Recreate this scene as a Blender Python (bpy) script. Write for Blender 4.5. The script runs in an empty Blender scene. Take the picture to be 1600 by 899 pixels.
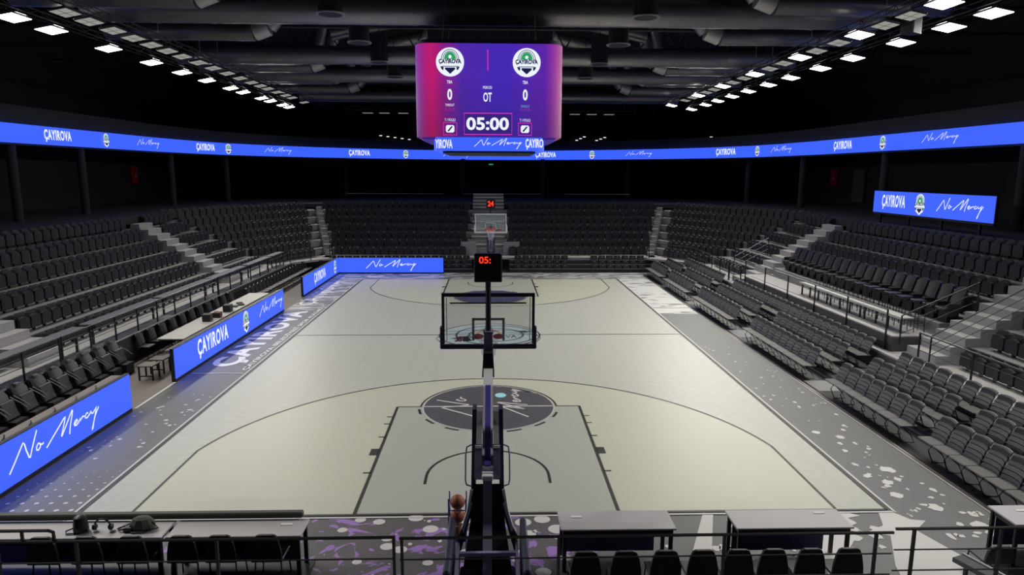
import bpy, math, random
from mathutils import Vector, Matrix, Euler
R = random.Random(7)
S = bpy.context.scene
COL = S.collection

# ---------------------------------------------------------------- camera, world, exposure
CAM = (0.0936, -25.651, 6.236)
cd = bpy.data.cameras.new('camera')
cam = bpy.data.objects.new('camera', cd)
COL.objects.link(cam)
cam.location = CAM
cam.rotation_euler = Euler((1.40245, -0.00394, -0.02927), 'XYZ')
cd.sensor_width = 36
cd.lens = 36 * 1054.3 / 1600
cd.clip_start = 0.1
cd.clip_end = 300
S.camera = cam
w = bpy.data.worlds.new('world')
S.world = w
w.use_nodes = True
w.node_tree.nodes['Background'].inputs[0].default_value = (0.35, 0.38, 0.55, 1)
w.node_tree.nodes['Background'].inputs[1].default_value = 0.015
S.view_settings.view_transform = 'Standard'
S.view_settings.look = 'None'
S.view_settings.gamma = 1
S.view_settings.use_curve_mapping = False
S.view_settings.exposure = 0.0

LAMP_POWER = 120      # each bright ceiling floodlight, watts
BRIGHT_Z = 11.0
bright_left = [(-15.0, y) for y in (-2.8, -0.9, 2.6, 6.0, 9.0, 11.9, 15.2, 17.2, 20.5, 22.3, 25.0, 26.6)]
bright_right = [(15.1, y) for y in (-4.8, -2.8, -0.15, 3.2, 6.0, 9.1, 11.9, 14.8, 17.5, 20.2, 22.8, 26.2)]
bright_right_in = [(12.85, y) for y in (-5.9, -1.45, 3.15, 8.0, 12.6, 17.1, 23.4)]
BRIGHT = bright_left + bright_right + bright_right_in
# unseen lamps assumed to continue these rows, boosted and aimed at the near end
UNSEEN_LAMPS = [(-15.0, -7), (-15.0, -12), (15.1, -9), (15.1, -13), (12.85, -11), (-12.9, -10)]

def rot_to(d):
    return Vector(d).to_track_quat('-Z', 'Y').to_euler()

def lamp(x, y, z=BRIGHT_Z, pw=LAMP_POWER, tgt=None, spread=116):
    ld = bpy.data.lights.new('floodlight_light', 'AREA')
    ld.shape = 'RECTANGLE'
    ld.size, ld.size_y = 0.5, 0.9
    ld.energy = pw
    ld.color = (1.0, 0.97, 0.88)
    ld.spread = math.radians(spread)
    lo = bpy.data.objects.new('floodlight_light', ld)
    COL.objects.link(lo)
    lo.location = (x, y, z - 0.06)
    if tgt is None:
        tgt = (0.33 * x, y * 0.66 - 1.0, 0)
    lo.rotation_euler = rot_to((tgt[0] - x, tgt[1] - y, tgt[2] - z))
for x, y in BRIGHT:
    lamp(x, y)
for x, y in UNSEEN_LAMPS:
    lamp(x, y, pw=LAMP_POWER * 1.5, tgt=(0.3 * x, -13.5, 0), spread=120)

# ---------------------------------------------------------------- materials
def lin(c):
    c = c / 255.0
    return c / 12.92 if c <= 0.04045 else ((c + 0.055) / 1.055) ** 2.4
def srgb(r, g, b):
    return (lin(r), lin(g), lin(b), 1)
def mat(name, col, rough=0.6, metal=0.0, var=0.0, scale=6.0, emit=0.0, spec=0.5, bump=0.0):
    m = bpy.data.materials.new(name)
    m.use_nodes = True
    nt = m.node_tree
    b = nt.nodes['Principled BSDF']
    c = (*col[:3], 1)
    b.inputs['Base Color'].default_value = c
    b.inputs['Roughness'].default_value = rough
    b.inputs['Metallic'].default_value = metal
    b.inputs['Specular IOR Level'].default_value = spec
    if var > 0 or bump > 0:
        tc = nt.nodes.new('ShaderNodeTexCoord')
        n = nt.nodes.new('ShaderNodeTexNoise')
        n.inputs['Scale'].default_value = scale
        n.inputs['Detail'].default_value = 4
        nt.links.new(tc.outputs['Object'], n.inputs['Vector'])
        if var > 0:
            r = nt.nodes.new('ShaderNodeMix'); r.data_type = 'RGBA'
            r.inputs[6].default_value = tuple(min(1, v * (1 - var)) for v in c[:3]) + (1,)
            r.inputs[7].default_value = tuple(min(1, v * (1 + var)) for v in c[:3]) + (1,)
            nt.links.new(n.outputs['Fac'], r.inputs[0])
            nt.links.new(r.outputs[2], b.inputs['Base Color'])
        if bump > 0:
            bp = nt.nodes.new('ShaderNodeBump'); bp.inputs['Strength'].default_value = bump
            nt.links.new(n.outputs['Fac'], bp.inputs['Height'])
            nt.links.new(bp.outputs['Normal'], b.inputs['Normal'])
    if emit > 0:
        b.inputs['Emission Color'].default_value = c
        b.inputs['Emission Strength'].default_value = emit
    return m
def emis(name, col, s=1.0):
    m = bpy.data.materials.new(name)
    m.use_nodes = True
    b = m.node_tree.nodes['Principled BSDF']
    b.inputs['Base Color'].default_value = (0.01, 0.01, 0.01, 1)
    b.inputs['Roughness'].default_value = 0.6
    b.inputs['Emission Color'].default_value = col
    b.inputs['Emission Strength'].default_value = s
    return m

M = {}
M['court_in'] = mat('court_cream', (0.545, 0.545, 0.45), 0.42, var=0.03, scale=0.5, spec=0.3)
M['key'] = mat('court_key_grey', (0.44, 0.445, 0.41), 0.42, var=0.02, scale=0.6, spec=0.3)
M['line'] = mat('court_line_black', (0.018, 0.018, 0.016), 0.5)
M['white_paint'] = mat('floor_paint_white', (0.62, 0.60, 0.60), 0.5, var=0.03)
M['purple_paint'] = mat('floor_paint_purple', (0.22, 0.12, 0.42), 0.5, var=0.1)
M['disc_dark'] = mat('circle_charcoal', (0.085, 0.08, 0.095), 0.5, var=0.35, scale=9)
M['apron'] = mat('apron_dark_grey', (0.115, 0.115, 0.118), 0.5, var=0.08, scale=1.5)
M['concrete_floor'] = mat('service_floor_taupe', (0.19, 0.165, 0.16), 0.7, var=0.08)
M['concrete'] = mat('terrace_concrete', (0.26, 0.26, 0.27), 0.85, var=0.12, scale=3)
M['concrete_l'] = mat('walkway_concrete', (0.42, 0.41, 0.42), 0.8, var=0.08, scale=2)
M['wall_dark'] = mat('wall_charcoal', (0.030, 0.030, 0.036), 0.85, var=0.1)
M['wall_black'] = mat('wall_black', (0.012, 0.012, 0.016), 0.9)
M['parapet'] = mat('parapet_black_padding', (0.028, 0.027, 0.034), 0.6, var=0.1)
M['parapet_grey'] = mat('parapet_grey', (0.10, 0.10, 0.105), 0.8, var=0.08)
M['ceiling'] = mat('ceiling_black', (0.014, 0.014, 0.018), 0.9)
M['duct'] = mat('duct_dark_grey', (0.30, 0.30, 0.31), 0.38, metal=0.75, var=0.15, scale=2)
M['duct_band'] = mat('duct_pale_seam', (0.55, 0.55, 0.54), 0.4, metal=0.3)
M['truss'] = mat('truss_black', (0.03, 0.03, 0.035), 0.6)
M['rail'] = mat('rail_black_steel', (0.022, 0.021, 0.028), 0.4)
M['seat'] = mat('seat_charcoal', (0.026, 0.025, 0.034), 0.55, var=0.1, scale=4)
M['seat_red'] = mat('seat_charcoal_b', (0.085, 0.08, 0.092), 0.6)
M['slat'] = mat('chair_grey_plastic', (0.135, 0.132, 0.148), 0.5, var=0.08, scale=5)
M['slat_pan'] = mat('chair_pan_grey', (0.14, 0.135, 0.14), 0.55, var=0.08)
M['black'] = mat('black_plastic', (0.014, 0.014, 0.018), 0.45)
M['leather'] = mat('black_leatherette', (0.022, 0.021, 0.027), 0.42, var=0.15, scale=8)
M['chrome'] = mat('chrome', (0.6, 0.6, 0.62), 0.3, metal=0.8)
M['steel'] = mat('pale_steel', (0.34, 0.34, 0.38), 0.4, metal=0.2)
M['white_steel'] = mat('white_steel', (0.8, 0.8, 0.84), 0.4)
M['blue_steel'] = mat('navy_blue_paint', (0.07, 0.07, 0.34), 0.4)
M['grey_purple'] = mat('grey_violet_paint', (0.26, 0.24, 0.40), 0.45)
M['pad'] = mat('navy_pad', (0.028, 0.03, 0.065), 0.5)
M['tabletop'] = mat('table_top_grey', (0.50, 0.48, 0.51), 0.5, var=0.04)
M['tabletop_w'] = mat('table_top_off_white', (0.55, 0.55, 0.52), 0.5, var=0.08)
M['skirt'] = mat('table_skirt_navy', (0.055, 0.048, 0.15), 0.7)
M['ledge'] = mat('ledge_grey_laminate', (0.17, 0.17, 0.19), 0.4)
M['paper'] = mat('paper_white', (0.8, 0.8, 0.8), 0.7)
M['orange'] = mat('basketball_orange', (0.38, 0.11, 0.06), 0.6)
M['rim'] = mat('rim_orange', (0.75, 0.14, 0.03), 0.4)
M['net'] = mat('net_white', (0.7, 0.7, 0.72), 0.7)
M['greenbox'] = mat('box_dark_green', (0.05, 0.06, 0.045), 0.6)
M['redbox'] = mat('box_dark_red', (0.12, 0.035, 0.04), 0.6)
M['red_cab'] = mat('red_cabinet', (0.45, 0.012, 0.015), 0.5)
M['grey_cloth'] = mat('grey_cloth', (0.12, 0.12, 0.11), 0.9)
M['tan'] = mat('stool_tan', (0.22, 0.19, 0.17), 0.6)
M['hatch'] = mat('pale_panel', (0.30, 0.31, 0.33), 0.7)
M['glass'] = mat('backboard_glass', (0.72, 0.86, 0.84), 0.05)
gb = M['glass'].node_tree.nodes['Principled BSDF']
gb.inputs['Alpha'].default_value = 0.18
M['led'] = emis('led_blue', (0.045, 0.125, 1.0, 1), 1.0)
M['led_w'] = emis('led_white', (0.85, 0.9, 1.0, 1), 1.0)
M['led_g'] = emis('led_green', (0.02, 0.35, 0.12, 1), 1.0)
M['led_n'] = emis('led_navy', (0.006, 0.012, 0.06, 1), 1.0)
M['led_m'] = emis('led_magenta', (0.75, 0.03, 0.45, 1), 1.0)
M['led_m_dim'] = emis('led_magenta_dim', (0.35, 0.04, 0.35, 1), 1.0)
M['led_c'] = emis('led_teal', (0.1, 0.4, 0.5, 1), 1.0)
M['led_red'] = emis('led_red', (1.0, 0.03, 0.01, 1), 1.6)
M['led_box'] = emis('led_violet_box', (0.035, 0.012, 0.2, 1), 1.0)
M['lamp_on'] = emis('lamp_lit', (1.0, 0.98, 0.88, 1), 9.0)
M['lamp_dim'] = emis('lamp_unlit_faint_glow', (0.30, 0.30, 0.27, 1), 0.95)  # unlit diffusers get their pale grey from a faint glow painted in
M['lamp_far'] = emis('far_lamp', (0.9, 0.92, 0.95, 1), 1.3)
M['sticker_red'] = mat('sticker_red', (0.8, 0.03, 0.03), 0.5)
M['sticker_teal'] = mat('sticker_teal', (0.05, 0.16, 0.2), 0.5)
M['exit_green'] = emis('exit_green', (0.01, 0.3, 0.12, 1), 1.0)

def chevron_material():
    m = mat('court_chevron', (0.52, 0.53, 0.46), 0.42, spec=0.3)
    nt = m.node_tree; b = nt.nodes['Principled BSDF']
    tc = nt.nodes.new('ShaderNodeTexCoord'); sx = nt.nodes.new('ShaderNodeSeparateXYZ')
    nt.links.new(tc.outputs['Object'], sx.inputs[0])
    def mth(op, a, bb=None):
        n = nt.nodes.new('ShaderNodeMath'); n.operation = op
        for i, v in enumerate((a, bb)):
            if v is None: continue
            if isinstance(v, (int, float)): n.inputs[i].default_value = v
            else: nt.links.new(v, n.inputs[i])
        return n.outputs[0]
    zz = mth('PINGPONG', sx.outputs['X'], 0.22)
    t = mth('ADD', sx.outputs['Y'], mth('MULTIPLY', zz, 1.1))
    fr = mth('FRACT', mth('MULTIPLY', t, 2.6))
    g = mth('GREATER_THAN', fr, 0.6)
    lane = mth('FRACT', mth('MULTIPLY', sx.outputs['X'], 1.14))
    g2 = mth('MULTIPLY', g, mth('GREATER_THAN', lane, 0.18))
    mix = nt.nodes.new('ShaderNodeMix'); mix.data_type = 'RGBA'
    mix.inputs[6].default_value = (0.49, 0.495, 0.45, 1)
    mix.inputs[7].default_value = (0.515, 0.515, 0.475, 1)
    nt.links.new(g2, mix.inputs[0]); nt.links.new(mix.outputs[2], b.inputs['Base Color'])
    return m
M['court_out'] = chevron_material()

def splash_material(name, dark, light, sc, dist, thr, stretch=(1, 1, 1)):
    m = mat(name, dark, 0.5)
    nt = m.node_tree; b = nt.nodes['Principled BSDF']
    tc = nt.nodes.new('ShaderNodeTexCoord'); mp = nt.nodes.new('ShaderNodeMapping')
    mp.inputs['Scale'].default_value = stretch
    n = nt.nodes.new('ShaderNodeTexNoise'); n.inputs['Scale'].default_value = sc; n.inputs['Distortion'].default_value = dist
    n.inputs['Detail'].default_value = 3
    cr = nt.nodes.new('ShaderNodeValToRGB'); cr.color_ramp.interpolation = 'LINEAR'
    cr.color_ramp.elements[0].position = thr; cr.color_ramp.elements[0].color = (*dark, 1)
    cr.color_ramp.elements[1].position = thr + 0.02; cr.color_ramp.elements[1].color = (*light, 1)
    nt.links.new(tc.outputs['Object'], mp.inputs[0]); nt.links.new(mp.outputs[0], n.inputs['Vector'])
    nt.links.new(n.outputs['Fac'], cr.inputs[0]); nt.links.new(cr.outputs[0], b.inputs['Base Color'])
    return m
M['zebra'] = splash_material('apron_zebra_art', (0.13, 0.13, 0.14), (0.55, 0.54, 0.56), 1.0, 1.6, 0.5, (0.7, 2.4, 1))
M['zebra_light'] = splash_material('apron_pale_art', (0.16, 0.16, 0.165), (0.60, 0.60, 0.60), 1.0, 1.2, 0.41, (0.55, 2.2, 1))
M['purple_splash'] = splash_material('apron_purple_art', (0.11, 0.10, 0.11), (0.33, 0.185, 0.54), 1.9, 1.5, 0.57)

def screen_material():
    m = emis('scoreboard_screen', (0.1, 0.02, 0.5, 1), 1.0)
    nt = m.node_tree; b = nt.nodes['Principled BSDF']
    tc = nt.nodes.new('ShaderNodeTexCoord'); sx = nt.nodes.new('ShaderNodeSeparateXYZ')
    nt.links.new(tc.outputs['Object'], sx.inputs[0])
    mr = nt.nodes.new('ShaderNodeMapRange'); mr.inputs[1].default_value = -2.5; mr.inputs[2].default_value = 2.45
    nt.links.new(sx.outputs['X'], mr.inputs[0])
    cr = nt.nodes.new('ShaderNodeValToRGB')
    e = cr.color_ramp.elements
    pts = [(0.0, (90, 30, 150)), (0.04, (140, 30, 140)), (0.12, (190, 25, 105)), (0.2, (135, 28, 130)), (0.32, (78, 38, 165)),
           (0.6, (66, 38, 180)), (0.88, (90, 34, 165)), (0.95, (150, 50, 150)), (1.0, (170, 80, 140))]
    e[0].position, e[0].color = pts[0][0], srgb(*pts[0][1])
    e[1].position, e[1].color = pts[-1][0], srgb(*pts[-1][1])
    for p, c in pts[1:-1]:
        x = e.new(p); x.color = srgb(*c)
    nt.links.new(mr.outputs[0], cr.inputs[0])
    mz = nt.nodes.new('ShaderNodeMapRange'); mz.inputs[1].default_value = 7.4; mz.inputs[2].default_value = 9.4
    mz.inputs[3].default_value = 0.62; mz.inputs[4].default_value = 1.0
    nt.links.new(sx.outputs['Z'], mz.inputs[0])
    nt.links.new(cr.outputs[0], b.inputs['Emission Color'])
    nt.links.new(mz.outputs[0], b.inputs['Emission Strength'])
    return m
M['screen'] = screen_material()

# ---------------------------------------------------------------- geometry helpers
class MB:
    def __init__(s): s.v = []; s.f = []
    def add(s, vs, fs, T=None):
        o = len(s.v)
        if T is not None: vs = [T @ Vector(v) for v in vs]
        s.v += [tuple(v) for v in vs]
        s.f += [tuple(i + o for i in f) for f in fs]
        return s
    def box(s, x0, x1, y0, y1, z0, z1, T=None):
        vs = [(x, y, z) for x in (x0, x1) for y in (y0, y1) for z in (z0, z1)]
        return s.add(vs, [(0, 1, 3, 2), (4, 6, 7, 5), (0, 4, 5, 1), (2, 3, 7, 6), (0, 2, 6, 4), (1, 5, 7, 3)], T)
    def cbox(s, cx, cy, cz, sx, sy, sz, T=None):
        return s.box(cx - sx/2, cx + sx/2, cy - sy/2, cy + sy/2, cz - sz/2, cz + sz/2, T)
    def bbox(s, x0, x1, y0, y1, z0, z1, b=0.02, T=None):
        # box with chamfered edges on all sides
        xs, ys, zs = (x0, x1), (y0, y1), (z0, z1)
        vs = []; fs = []
        idx = {}
        for i in (0, 1):
            for j in (0, 1):
                for k in (0, 1):
                    sx, sy, sz = (1, -1)[i], (1, -1)[j], (1, -1)[k]
                    for ax in range(3):
                        p = [xs[i], ys[j], zs[k]]
                        for a2, sg in enumerate((sx, sy, sz)):
                            if a2 != ax: p[a2] += sg * b
                        idx[(i, j, k, ax)] = len(vs); vs.append(tuple(p))
        for ax in range(3):
            o1, o2 = [a for a in range(3) if a != ax]
            for e in (0, 1):
                q = []
                for (u, v) in ((0, 0), (1, 0), (1, 1), (0, 1)):
                    key = [0, 0, 0]; key[ax] = e; key[o1] = u; key[o2] = v
                    q.append(idx[(*key, ax)])
                fs.append(tuple(q))
        for ax in range(3):
            o1, o2 = [a for a in range(3) if a != ax]
            for u in (0, 1):
                for v in (0, 1):
                    a = [0, 0, 0]; a[o1] = u; a[o2] = v
                    c = list(a); c[ax] = 1
                    fs.append((idx[(*a, o1)], idx[(*a, o2)], idx[(*c, o2)], idx[(*c, o1)]))
        for i in (0, 1):
            for j in (0, 1):
                for k in (0, 1):
                    fs.append((idx[(i, j, k, 0)], idx[(i, j, k, 1)], idx[(i, j, k, 2)]))
        return s.add(vs, fs, T)
    def tube(s, pts, r, n=8, closed=False, T=None, flat=1.0):
        pts = [Vector(p) for p in pts]; vs = []; fs = []
        N = len(pts); up = Vector((0, 0, 1))
        for i, p in enumerate(pts):
            a = pts[i - 1] if (i > 0 or closed) else p
            b = pts[(i + 1) % N] if (i < N - 1 or closed) else p
            d = (b - a).normalized() if (b - a).length > 1e-9 else Vector((0, 0, 1))
            u = d.cross(up)
            if u.length < 0.05: u = d.cross(Vector((0, 1, 0)))
            u.normalize(); v = d.cross(u)
            rr = r[i] if isinstance(r, (list, tuple)) else r
            for k in range(n):
                t = 2 * math.pi * (k + 0.5) / n
                vs.append(p + u * math.cos(t) * rr + v * math.sin(t) * rr * flat)
        for i in range(N if closed else N - 1):
            j = (i + 1) % N
            for k in range(n):
                fs.append((i*n + k, i*n + (k+1) % n, j*n + (k+1) % n, j*n + k))
        if not closed:
            fs.append(tuple(range(n))[::-1]); fs.append(tuple((N-1)*n + k for k in range(n)))
        return s.add(vs, fs, T)
    def lathe(s, prof, n=20, T=None):
        vs = []; fs = []
        for r, z in prof:
            for k in range(n):
                t = 2 * math.pi * k / n
                vs.append((r * math.cos(t), r * math.sin(t), z))
        for i in range(len(prof) - 1):
            for k in range(n):
                fs.append((i*n + k, i*n + (k+1) % n, (i+1)*n + (k+1) % n, (i+1)*n + k))
        fs.append(tuple(range(n))[::-1]); fs.append(tuple((len(prof)-1)*n + k for k in range(n)))
        return s.add(vs, fs, T)
    def prism(s, poly, h0, h1, T=None):   # poly in XY, extruded in Z
        n = len(poly)
        vs = [(x, y, h0) for x, y in poly] + [(x, y, h1) for x, y in poly]
        fs = [tuple(range(n))[::-1], tuple(range(n, 2*n))] + [(i, (i+1) % n, n + (i+1) % n, n + i) for i in range(n)]
        return s.add(vs, fs, T)
    def flat(s, poly, z=0.0, T=None):
        return s.add([(x, y, z) for x, y in poly], [tuple(range(len(poly)))], T)
    def ribbon(s, pts, wd, z=0.0, T=None, closed=False):   # flat stroke in XY
        P = [Vector((p[0], p[1])) for p in pts]; N = len(P); vs = []; fs = []
        for i, p in enumerate(P):
            a = P[i-1] if (i > 0 or closed) else p
            b = P[(i+1) % N] if (i < N-1 or closed) else p
            d = (b - a); d = d.normalized() if d.length > 1e-9 else Vector((1, 0))
            nrm = Vector((-d.y, d.x)) * wd / 2
            vs += [(p.x + nrm.x, p.y + nrm.y, z), (p.x - nrm.x, p.y - nrm.y, z)]
        for i in range(N if closed else N - 1):
            j = (i+1) % N
            fs.append((2*i, 2*i+1, 2*j+1, 2*j))
        return s.add(vs, fs, T)
    def build(s, name, m, parent=None, smooth=False, loc=None, rot=None):
        me = bpy.data.meshes.new(name)
        me.from_pydata(s.v, [], s.f)
        me.validate()
        me.update()
        for mm in (m if isinstance(m, (list, tuple)) else [m]):
            me.materials.append(mm)
        if smooth:
            for p in me.polygons: p.use_smooth = True
            try: me.set_sharp_from_angle(angle=math.radians(40))
            except Exception: pass
        o = bpy.data.objects.new(name, me)
        COL.objects.link(o)
        if parent is not None: o.parent = parent
        if loc is not None: o.location = loc
        if rot is not None: o.rotation_euler = rot
        return o

def tag(o, label, cat, group=None, kind=None):
    o['label'] = label; o['category'] = cat
    if group: o['group'] = group
    if kind: o['kind'] = kind
    return o
def thing(name, label, cat, loc=(0, 0, 0), rz=0.0, group=None, kind=None):
    o = bpy.data.objects.new(name, None); COL.objects.link(o)
    o.empty_display_size = 0.1
    o.location = loc; o.rotation_euler = (0, 0, rz)
    return tag(o, label, cat, group, kind)
def struct(o):
    o['kind'] = 'structure'; return o
def copy_tree(o, parent=None):
    c = o.copy(); COL.objects.link(c); c.parent = parent
    for ch in o.children: copy_tree(ch, c)
    return c
def basis(origin, ux, uy):
    ux = Vector(ux).normalized(); uy = Vector(uy).normalized(); uz = ux.cross(uy)
    m = Matrix.Identity(4)
    for i in range(3):
        m[i][0], m[i][1], m[i][2], m[i][3] = ux[i], uy[i], uz[i], origin[i]
    return m

_tc = {}
def text_geo(s, bold=0.0, spacing=1.0, shear=0.0):
    k = (s, bold, spacing, shear)
    if k in _tc: return _tc[k]
    cu = bpy.data.curves.new('t', 'FONT'); cu.body = s; cu.offset = bold; cu.space_character = spacing; cu.shear = shear
    cu.resolution_u = 3
    ob = bpy.data.objects.new('t', cu); COL.objects.link(ob)
    dg = bpy.context.evaluated_depsgraph_get(); dg.update()
    me = bpy.data.meshes.new_from_object(ob.evaluated_get(dg))
    vs = [tuple(v.co) for v in me.vertices]; fs = [tuple(p.vertices) for p in me.polygons]
    bpy.data.meshes.remove(me); bpy.data.objects.remove(ob); bpy.data.curves.remove(cu)
    if not vs: vs = [(0, 0, 0)]
    x0, x1 = min(v[0] for v in vs), max(v[0] for v in vs)
    y0, y1 = min(v[1] for v in vs), max(v[1] for v in vs)
    _tc[k] = (vs, fs, x0, x1, y0, y1)
    return _tc[k]
def text_mb(mb, s, x, y, wd, ht, T=None, bold=0.02, z=0.0, shear=0.0, spacing=1.0):
    """fit text s in a box centred on x,y (cap box wd by ht)"""
    vs, fs, x0, x1, y0, y1 = text_geo(s, bold, spacing, shear)
    sx = wd / (x1 - x0); sy = ht / (y1 - y0)
    vv = [((v[0] - (x0+x1)/2) * sx + x, (v[1] - (y0+y1)/2) * sy + y, z) for v in vs]
    return mb.add(vv, fs, T)

# the two handwritten words, as pen strokes in a 10 x 3 box
SCRIPT = [
    [(0.0, 0.0), (0.5, 0.75), (1.0, 1.55), (1.35, 2.1), (1.45, 1.9), (1.55, 1.2), (1.72, 0.45), (1.8, 0.4), (2.0, 1.0), (2.3, 1.8), (2.6, 2.55)],
    [(2.75, 1.15), (2.6, 1.25), (2.42, 1.0), (2.4, 0.72), (2.55, 0.62), (2.75, 0.8), (2.8, 1.05), (2.7, 1.2), (2.75, 1.05), (2.95, 0.95), (3.1, 1.02)],
    [(3.3, 0.35), (3.9, 0.95), (4.6, 1.6), (5.2, 2.2), (5.35, 2.3), (5.25, 1.9), (5.0, 1.2), (4.78, 0.6), (4.8, 0.55), (5.3, 1.3), (5.8, 2.1), (6.1, 2.55), (6.15, 2.5),
     (6.0, 1.9), (5.75, 1.1), (5.6, 0.3)],
    [(6.15, 0.95), (6.4, 1.1), (6.55, 1.2), (6.5, 1.35), (6.3, 1.3), (6.15, 1.05), (6.2, 0.85), (6.4, 0.8), (6.65, 0.95), (6.85, 1.25), (6.85, 0.95), (6.95, 1.15), (7.15, 1.3), (7.3, 1.2)],
    [(7.75, 1.3), (7.6, 1.4), (7.4, 1.2), (7.4, 0.95), (7.6, 0.9), (7.9, 1.1), (8.1, 1.35), (8.1, 1.1), (8.25, 1.0), (8.5, 1.2), (8.75, 1.5), (8.6, 1.0), (8.3, 0.1), (8.1, -0.6), (8.0, -0.75), (8.05, -0.5), (8.5, 0.6), (9.0, 1.35)],
]
def script_mb(mb, x, y, wd, ht, T=None, pen=0.12, z=0.0):
    sx = wd / 9.0; sy = ht / 3.3
    for st in SCRIPT:
        pts = [((a - 4.5) * sx + x, (b - 0.9) * sy + y) for a, b in st]
        mb.ribbon(pts, pen * (sx + sy) / 2, z, T)
    return mb
def circle(cx, cy, rx, ry=None, n=32, a0=0, a1=360):
    ry = rx if ry is None else ry
    return [(cx + rx * math.cos(math.radians(a0 + (a1-a0) * i / n)), cy + ry * math.sin(math.radians(a0 + (a1-a0) * i / n))) for i in range(n + (0 if a1 - a0 == 360 else 1))]
def badge(parent, T, cx, cy, r, z, round_disc=True, shield=True):
    """club badge: pale disc or shield, green dome, dark word band, navy point"""
    a = MB()
    if round_disc: a.flat(circle(cx, cy, r), z, T)
    else: a.flat([(cx - .62*r, cy + .45*r)] + [(cx + .62*r*math.cos(math.radians(t)), cy + .45*r + .55*r*math.sin(math.radians(t))) for t in range(180, -1, -15)][1:] + [(cx + .75*r, cy - .2*r), (cx + .55*r, cy - .65*r), (cx, cy - r), (cx - .55*r, cy - .65*r), (cx - .75*r, cy - .2*r)], z, T)
    a.build('badge_backing', M['led_w'], parent)
    b = MB()
    b.flat([(cx + .42*r*math.cos(math.radians(t)), cy + .2*r + .50*r*math.sin(math.radians(t))) for t in range(0, 181, 15)], z + .004, T)
    b.build('badge_dome', M['led_g'], parent)
    c = MB()
    for q in (.50, .62):
        c.ribbon([(cx + q*r*math.cos(math.radians(t)), cy + .18*r + (q+.06)*r*math.sin(math.radians(t))) for t in range(-5, 186, 10)], .045*r, z + .004, T)
    text_mb(c, 'ÇAYIROVA', cx, cy + .02*r, 1.62*r, .38*r, T, 0.05, z + .006)
    c.flat([(cx - .36*r, cy - .38*r), (cx - .36*r, cy - .5*r), (cx, cy - .82*r), (cx + .36*r, cy - .5*r), (cx + .36*r, cy - .38*r)], z + .005, T)
    c.ribbon([(cx - .6*r, cy - .3*r), (cx + .6*r, cy - .3*r)], .05*r, z + .005, T)
    for sg in (-1, 1):
        c.flat([(cx + sg*.45*r, cy - .35*r), (cx + sg*.7*r, cy - .3*r), (cx + sg*.6*r, cy - .5*r), (cx + sg*.48*r, cy - .58*r)], z + .005, T)
    c.build('badge_drawing', M['led_n'], parent)
    d = MB()
    d.flat(circle(cx, cy + .36*r, .12*r, n=12), z + .008, T)
    d.build('badge_ball', M['led_w'], parent)

# ---------------------------------------------------------------- the floor and the court
fl = struct(MB().box(-12.0, 12.2, -17.7, 20.0, -0.2, -0.004).build('floor', M['concrete_floor']))
def fpart(mb, name, m): return mb.build(name, m, fl)
Z1, Z2, Z3, Z4, Z5 = 0.0, 0.003, 0.006, 0.009, 0.012
fpart(MB().box(-9.42, 9.45, -17.6, 16.6, -0.003, Z1), 'apron_surface', M['apron'])
# art fields of the apron
fpart(MB().flat([(-9.35, 4.9), (-7.62, 4.9), (-7.62, 14.0), (-7.62, 16.5), (-9.35, 16.5)], Z2), 'apron_zebra_art', M['zebra'])
fpart(MB().flat([(-7.62, 14.08), (9.4, 14.08), (9.4, 16.5), (-7.62, 16.5)], Z2), 'apron_end_art', M['zebra'])
fpart(MB().flat([(7.62, 3.9), (9.4, 3.9), (9.4, 14.08), (7.62, 14.08)], Z2), 'apron_pale_art', M['zebra_light'])
fpart(MB().flat([(-7.6, -17.5), (1.9, -17.5), (1.9, -14.08), (-7.6, -14.08)], Z2), 'apron_purple_art', M['purple_splash'])
fpart(MB().flat([(-7.5, -14), (7.5, -14), (7.5, 14), (-7.5, 14)], Z2), 'court_surface', M['court_out'])
def three(sgn, r=6.72):
    pts = [(-6.57, sgn * 13.97)]
    cy = sgn * (14 - 1.575)
    a0 = math.acos(6.57 / r)
    for i in range(49):
        t = math.pi - a0 - (math.pi - 2 * a0) * i / 48
        pts.append((r * math.cos(t), cy - sgn * r * math.sin(t)))
    pts.append((6.57, sgn * 13.97))
    return pts
for sg in (-1, 1):
    fpart(MB().flat(three(sg), Z3), 'three_point_area', M['court_in'])
    fpart(MB().flat([(-2.45, sg*13.97), (2.45, sg*13.97), (2.45, sg*8.2), (-2.45, sg*8.2)], Z4), 'key_area', M['key'])
ln = MB()
LW = 0.05
def L(pts, wd=LW, z=Z5, closed=False): ln.ribbon(pts, wd, z, None, closed)
ln.ribbon([(-7.53, -14.03), (7.53, -14.03)], 0.06, Z5); ln.ribbon([(-7.53, 14.03), (7.53, 14.03)], 0.06, Z5)
ln.ribbon([(-7.53, -14.05), (-7.53, 14.05)], 0.06, Z5); ln.ribbon([(7.53, -14.05), (7.53, 14.05)], 0.06, Z5)
L([(-7.5, 0), (7.5, 0)], 0.045)
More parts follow.
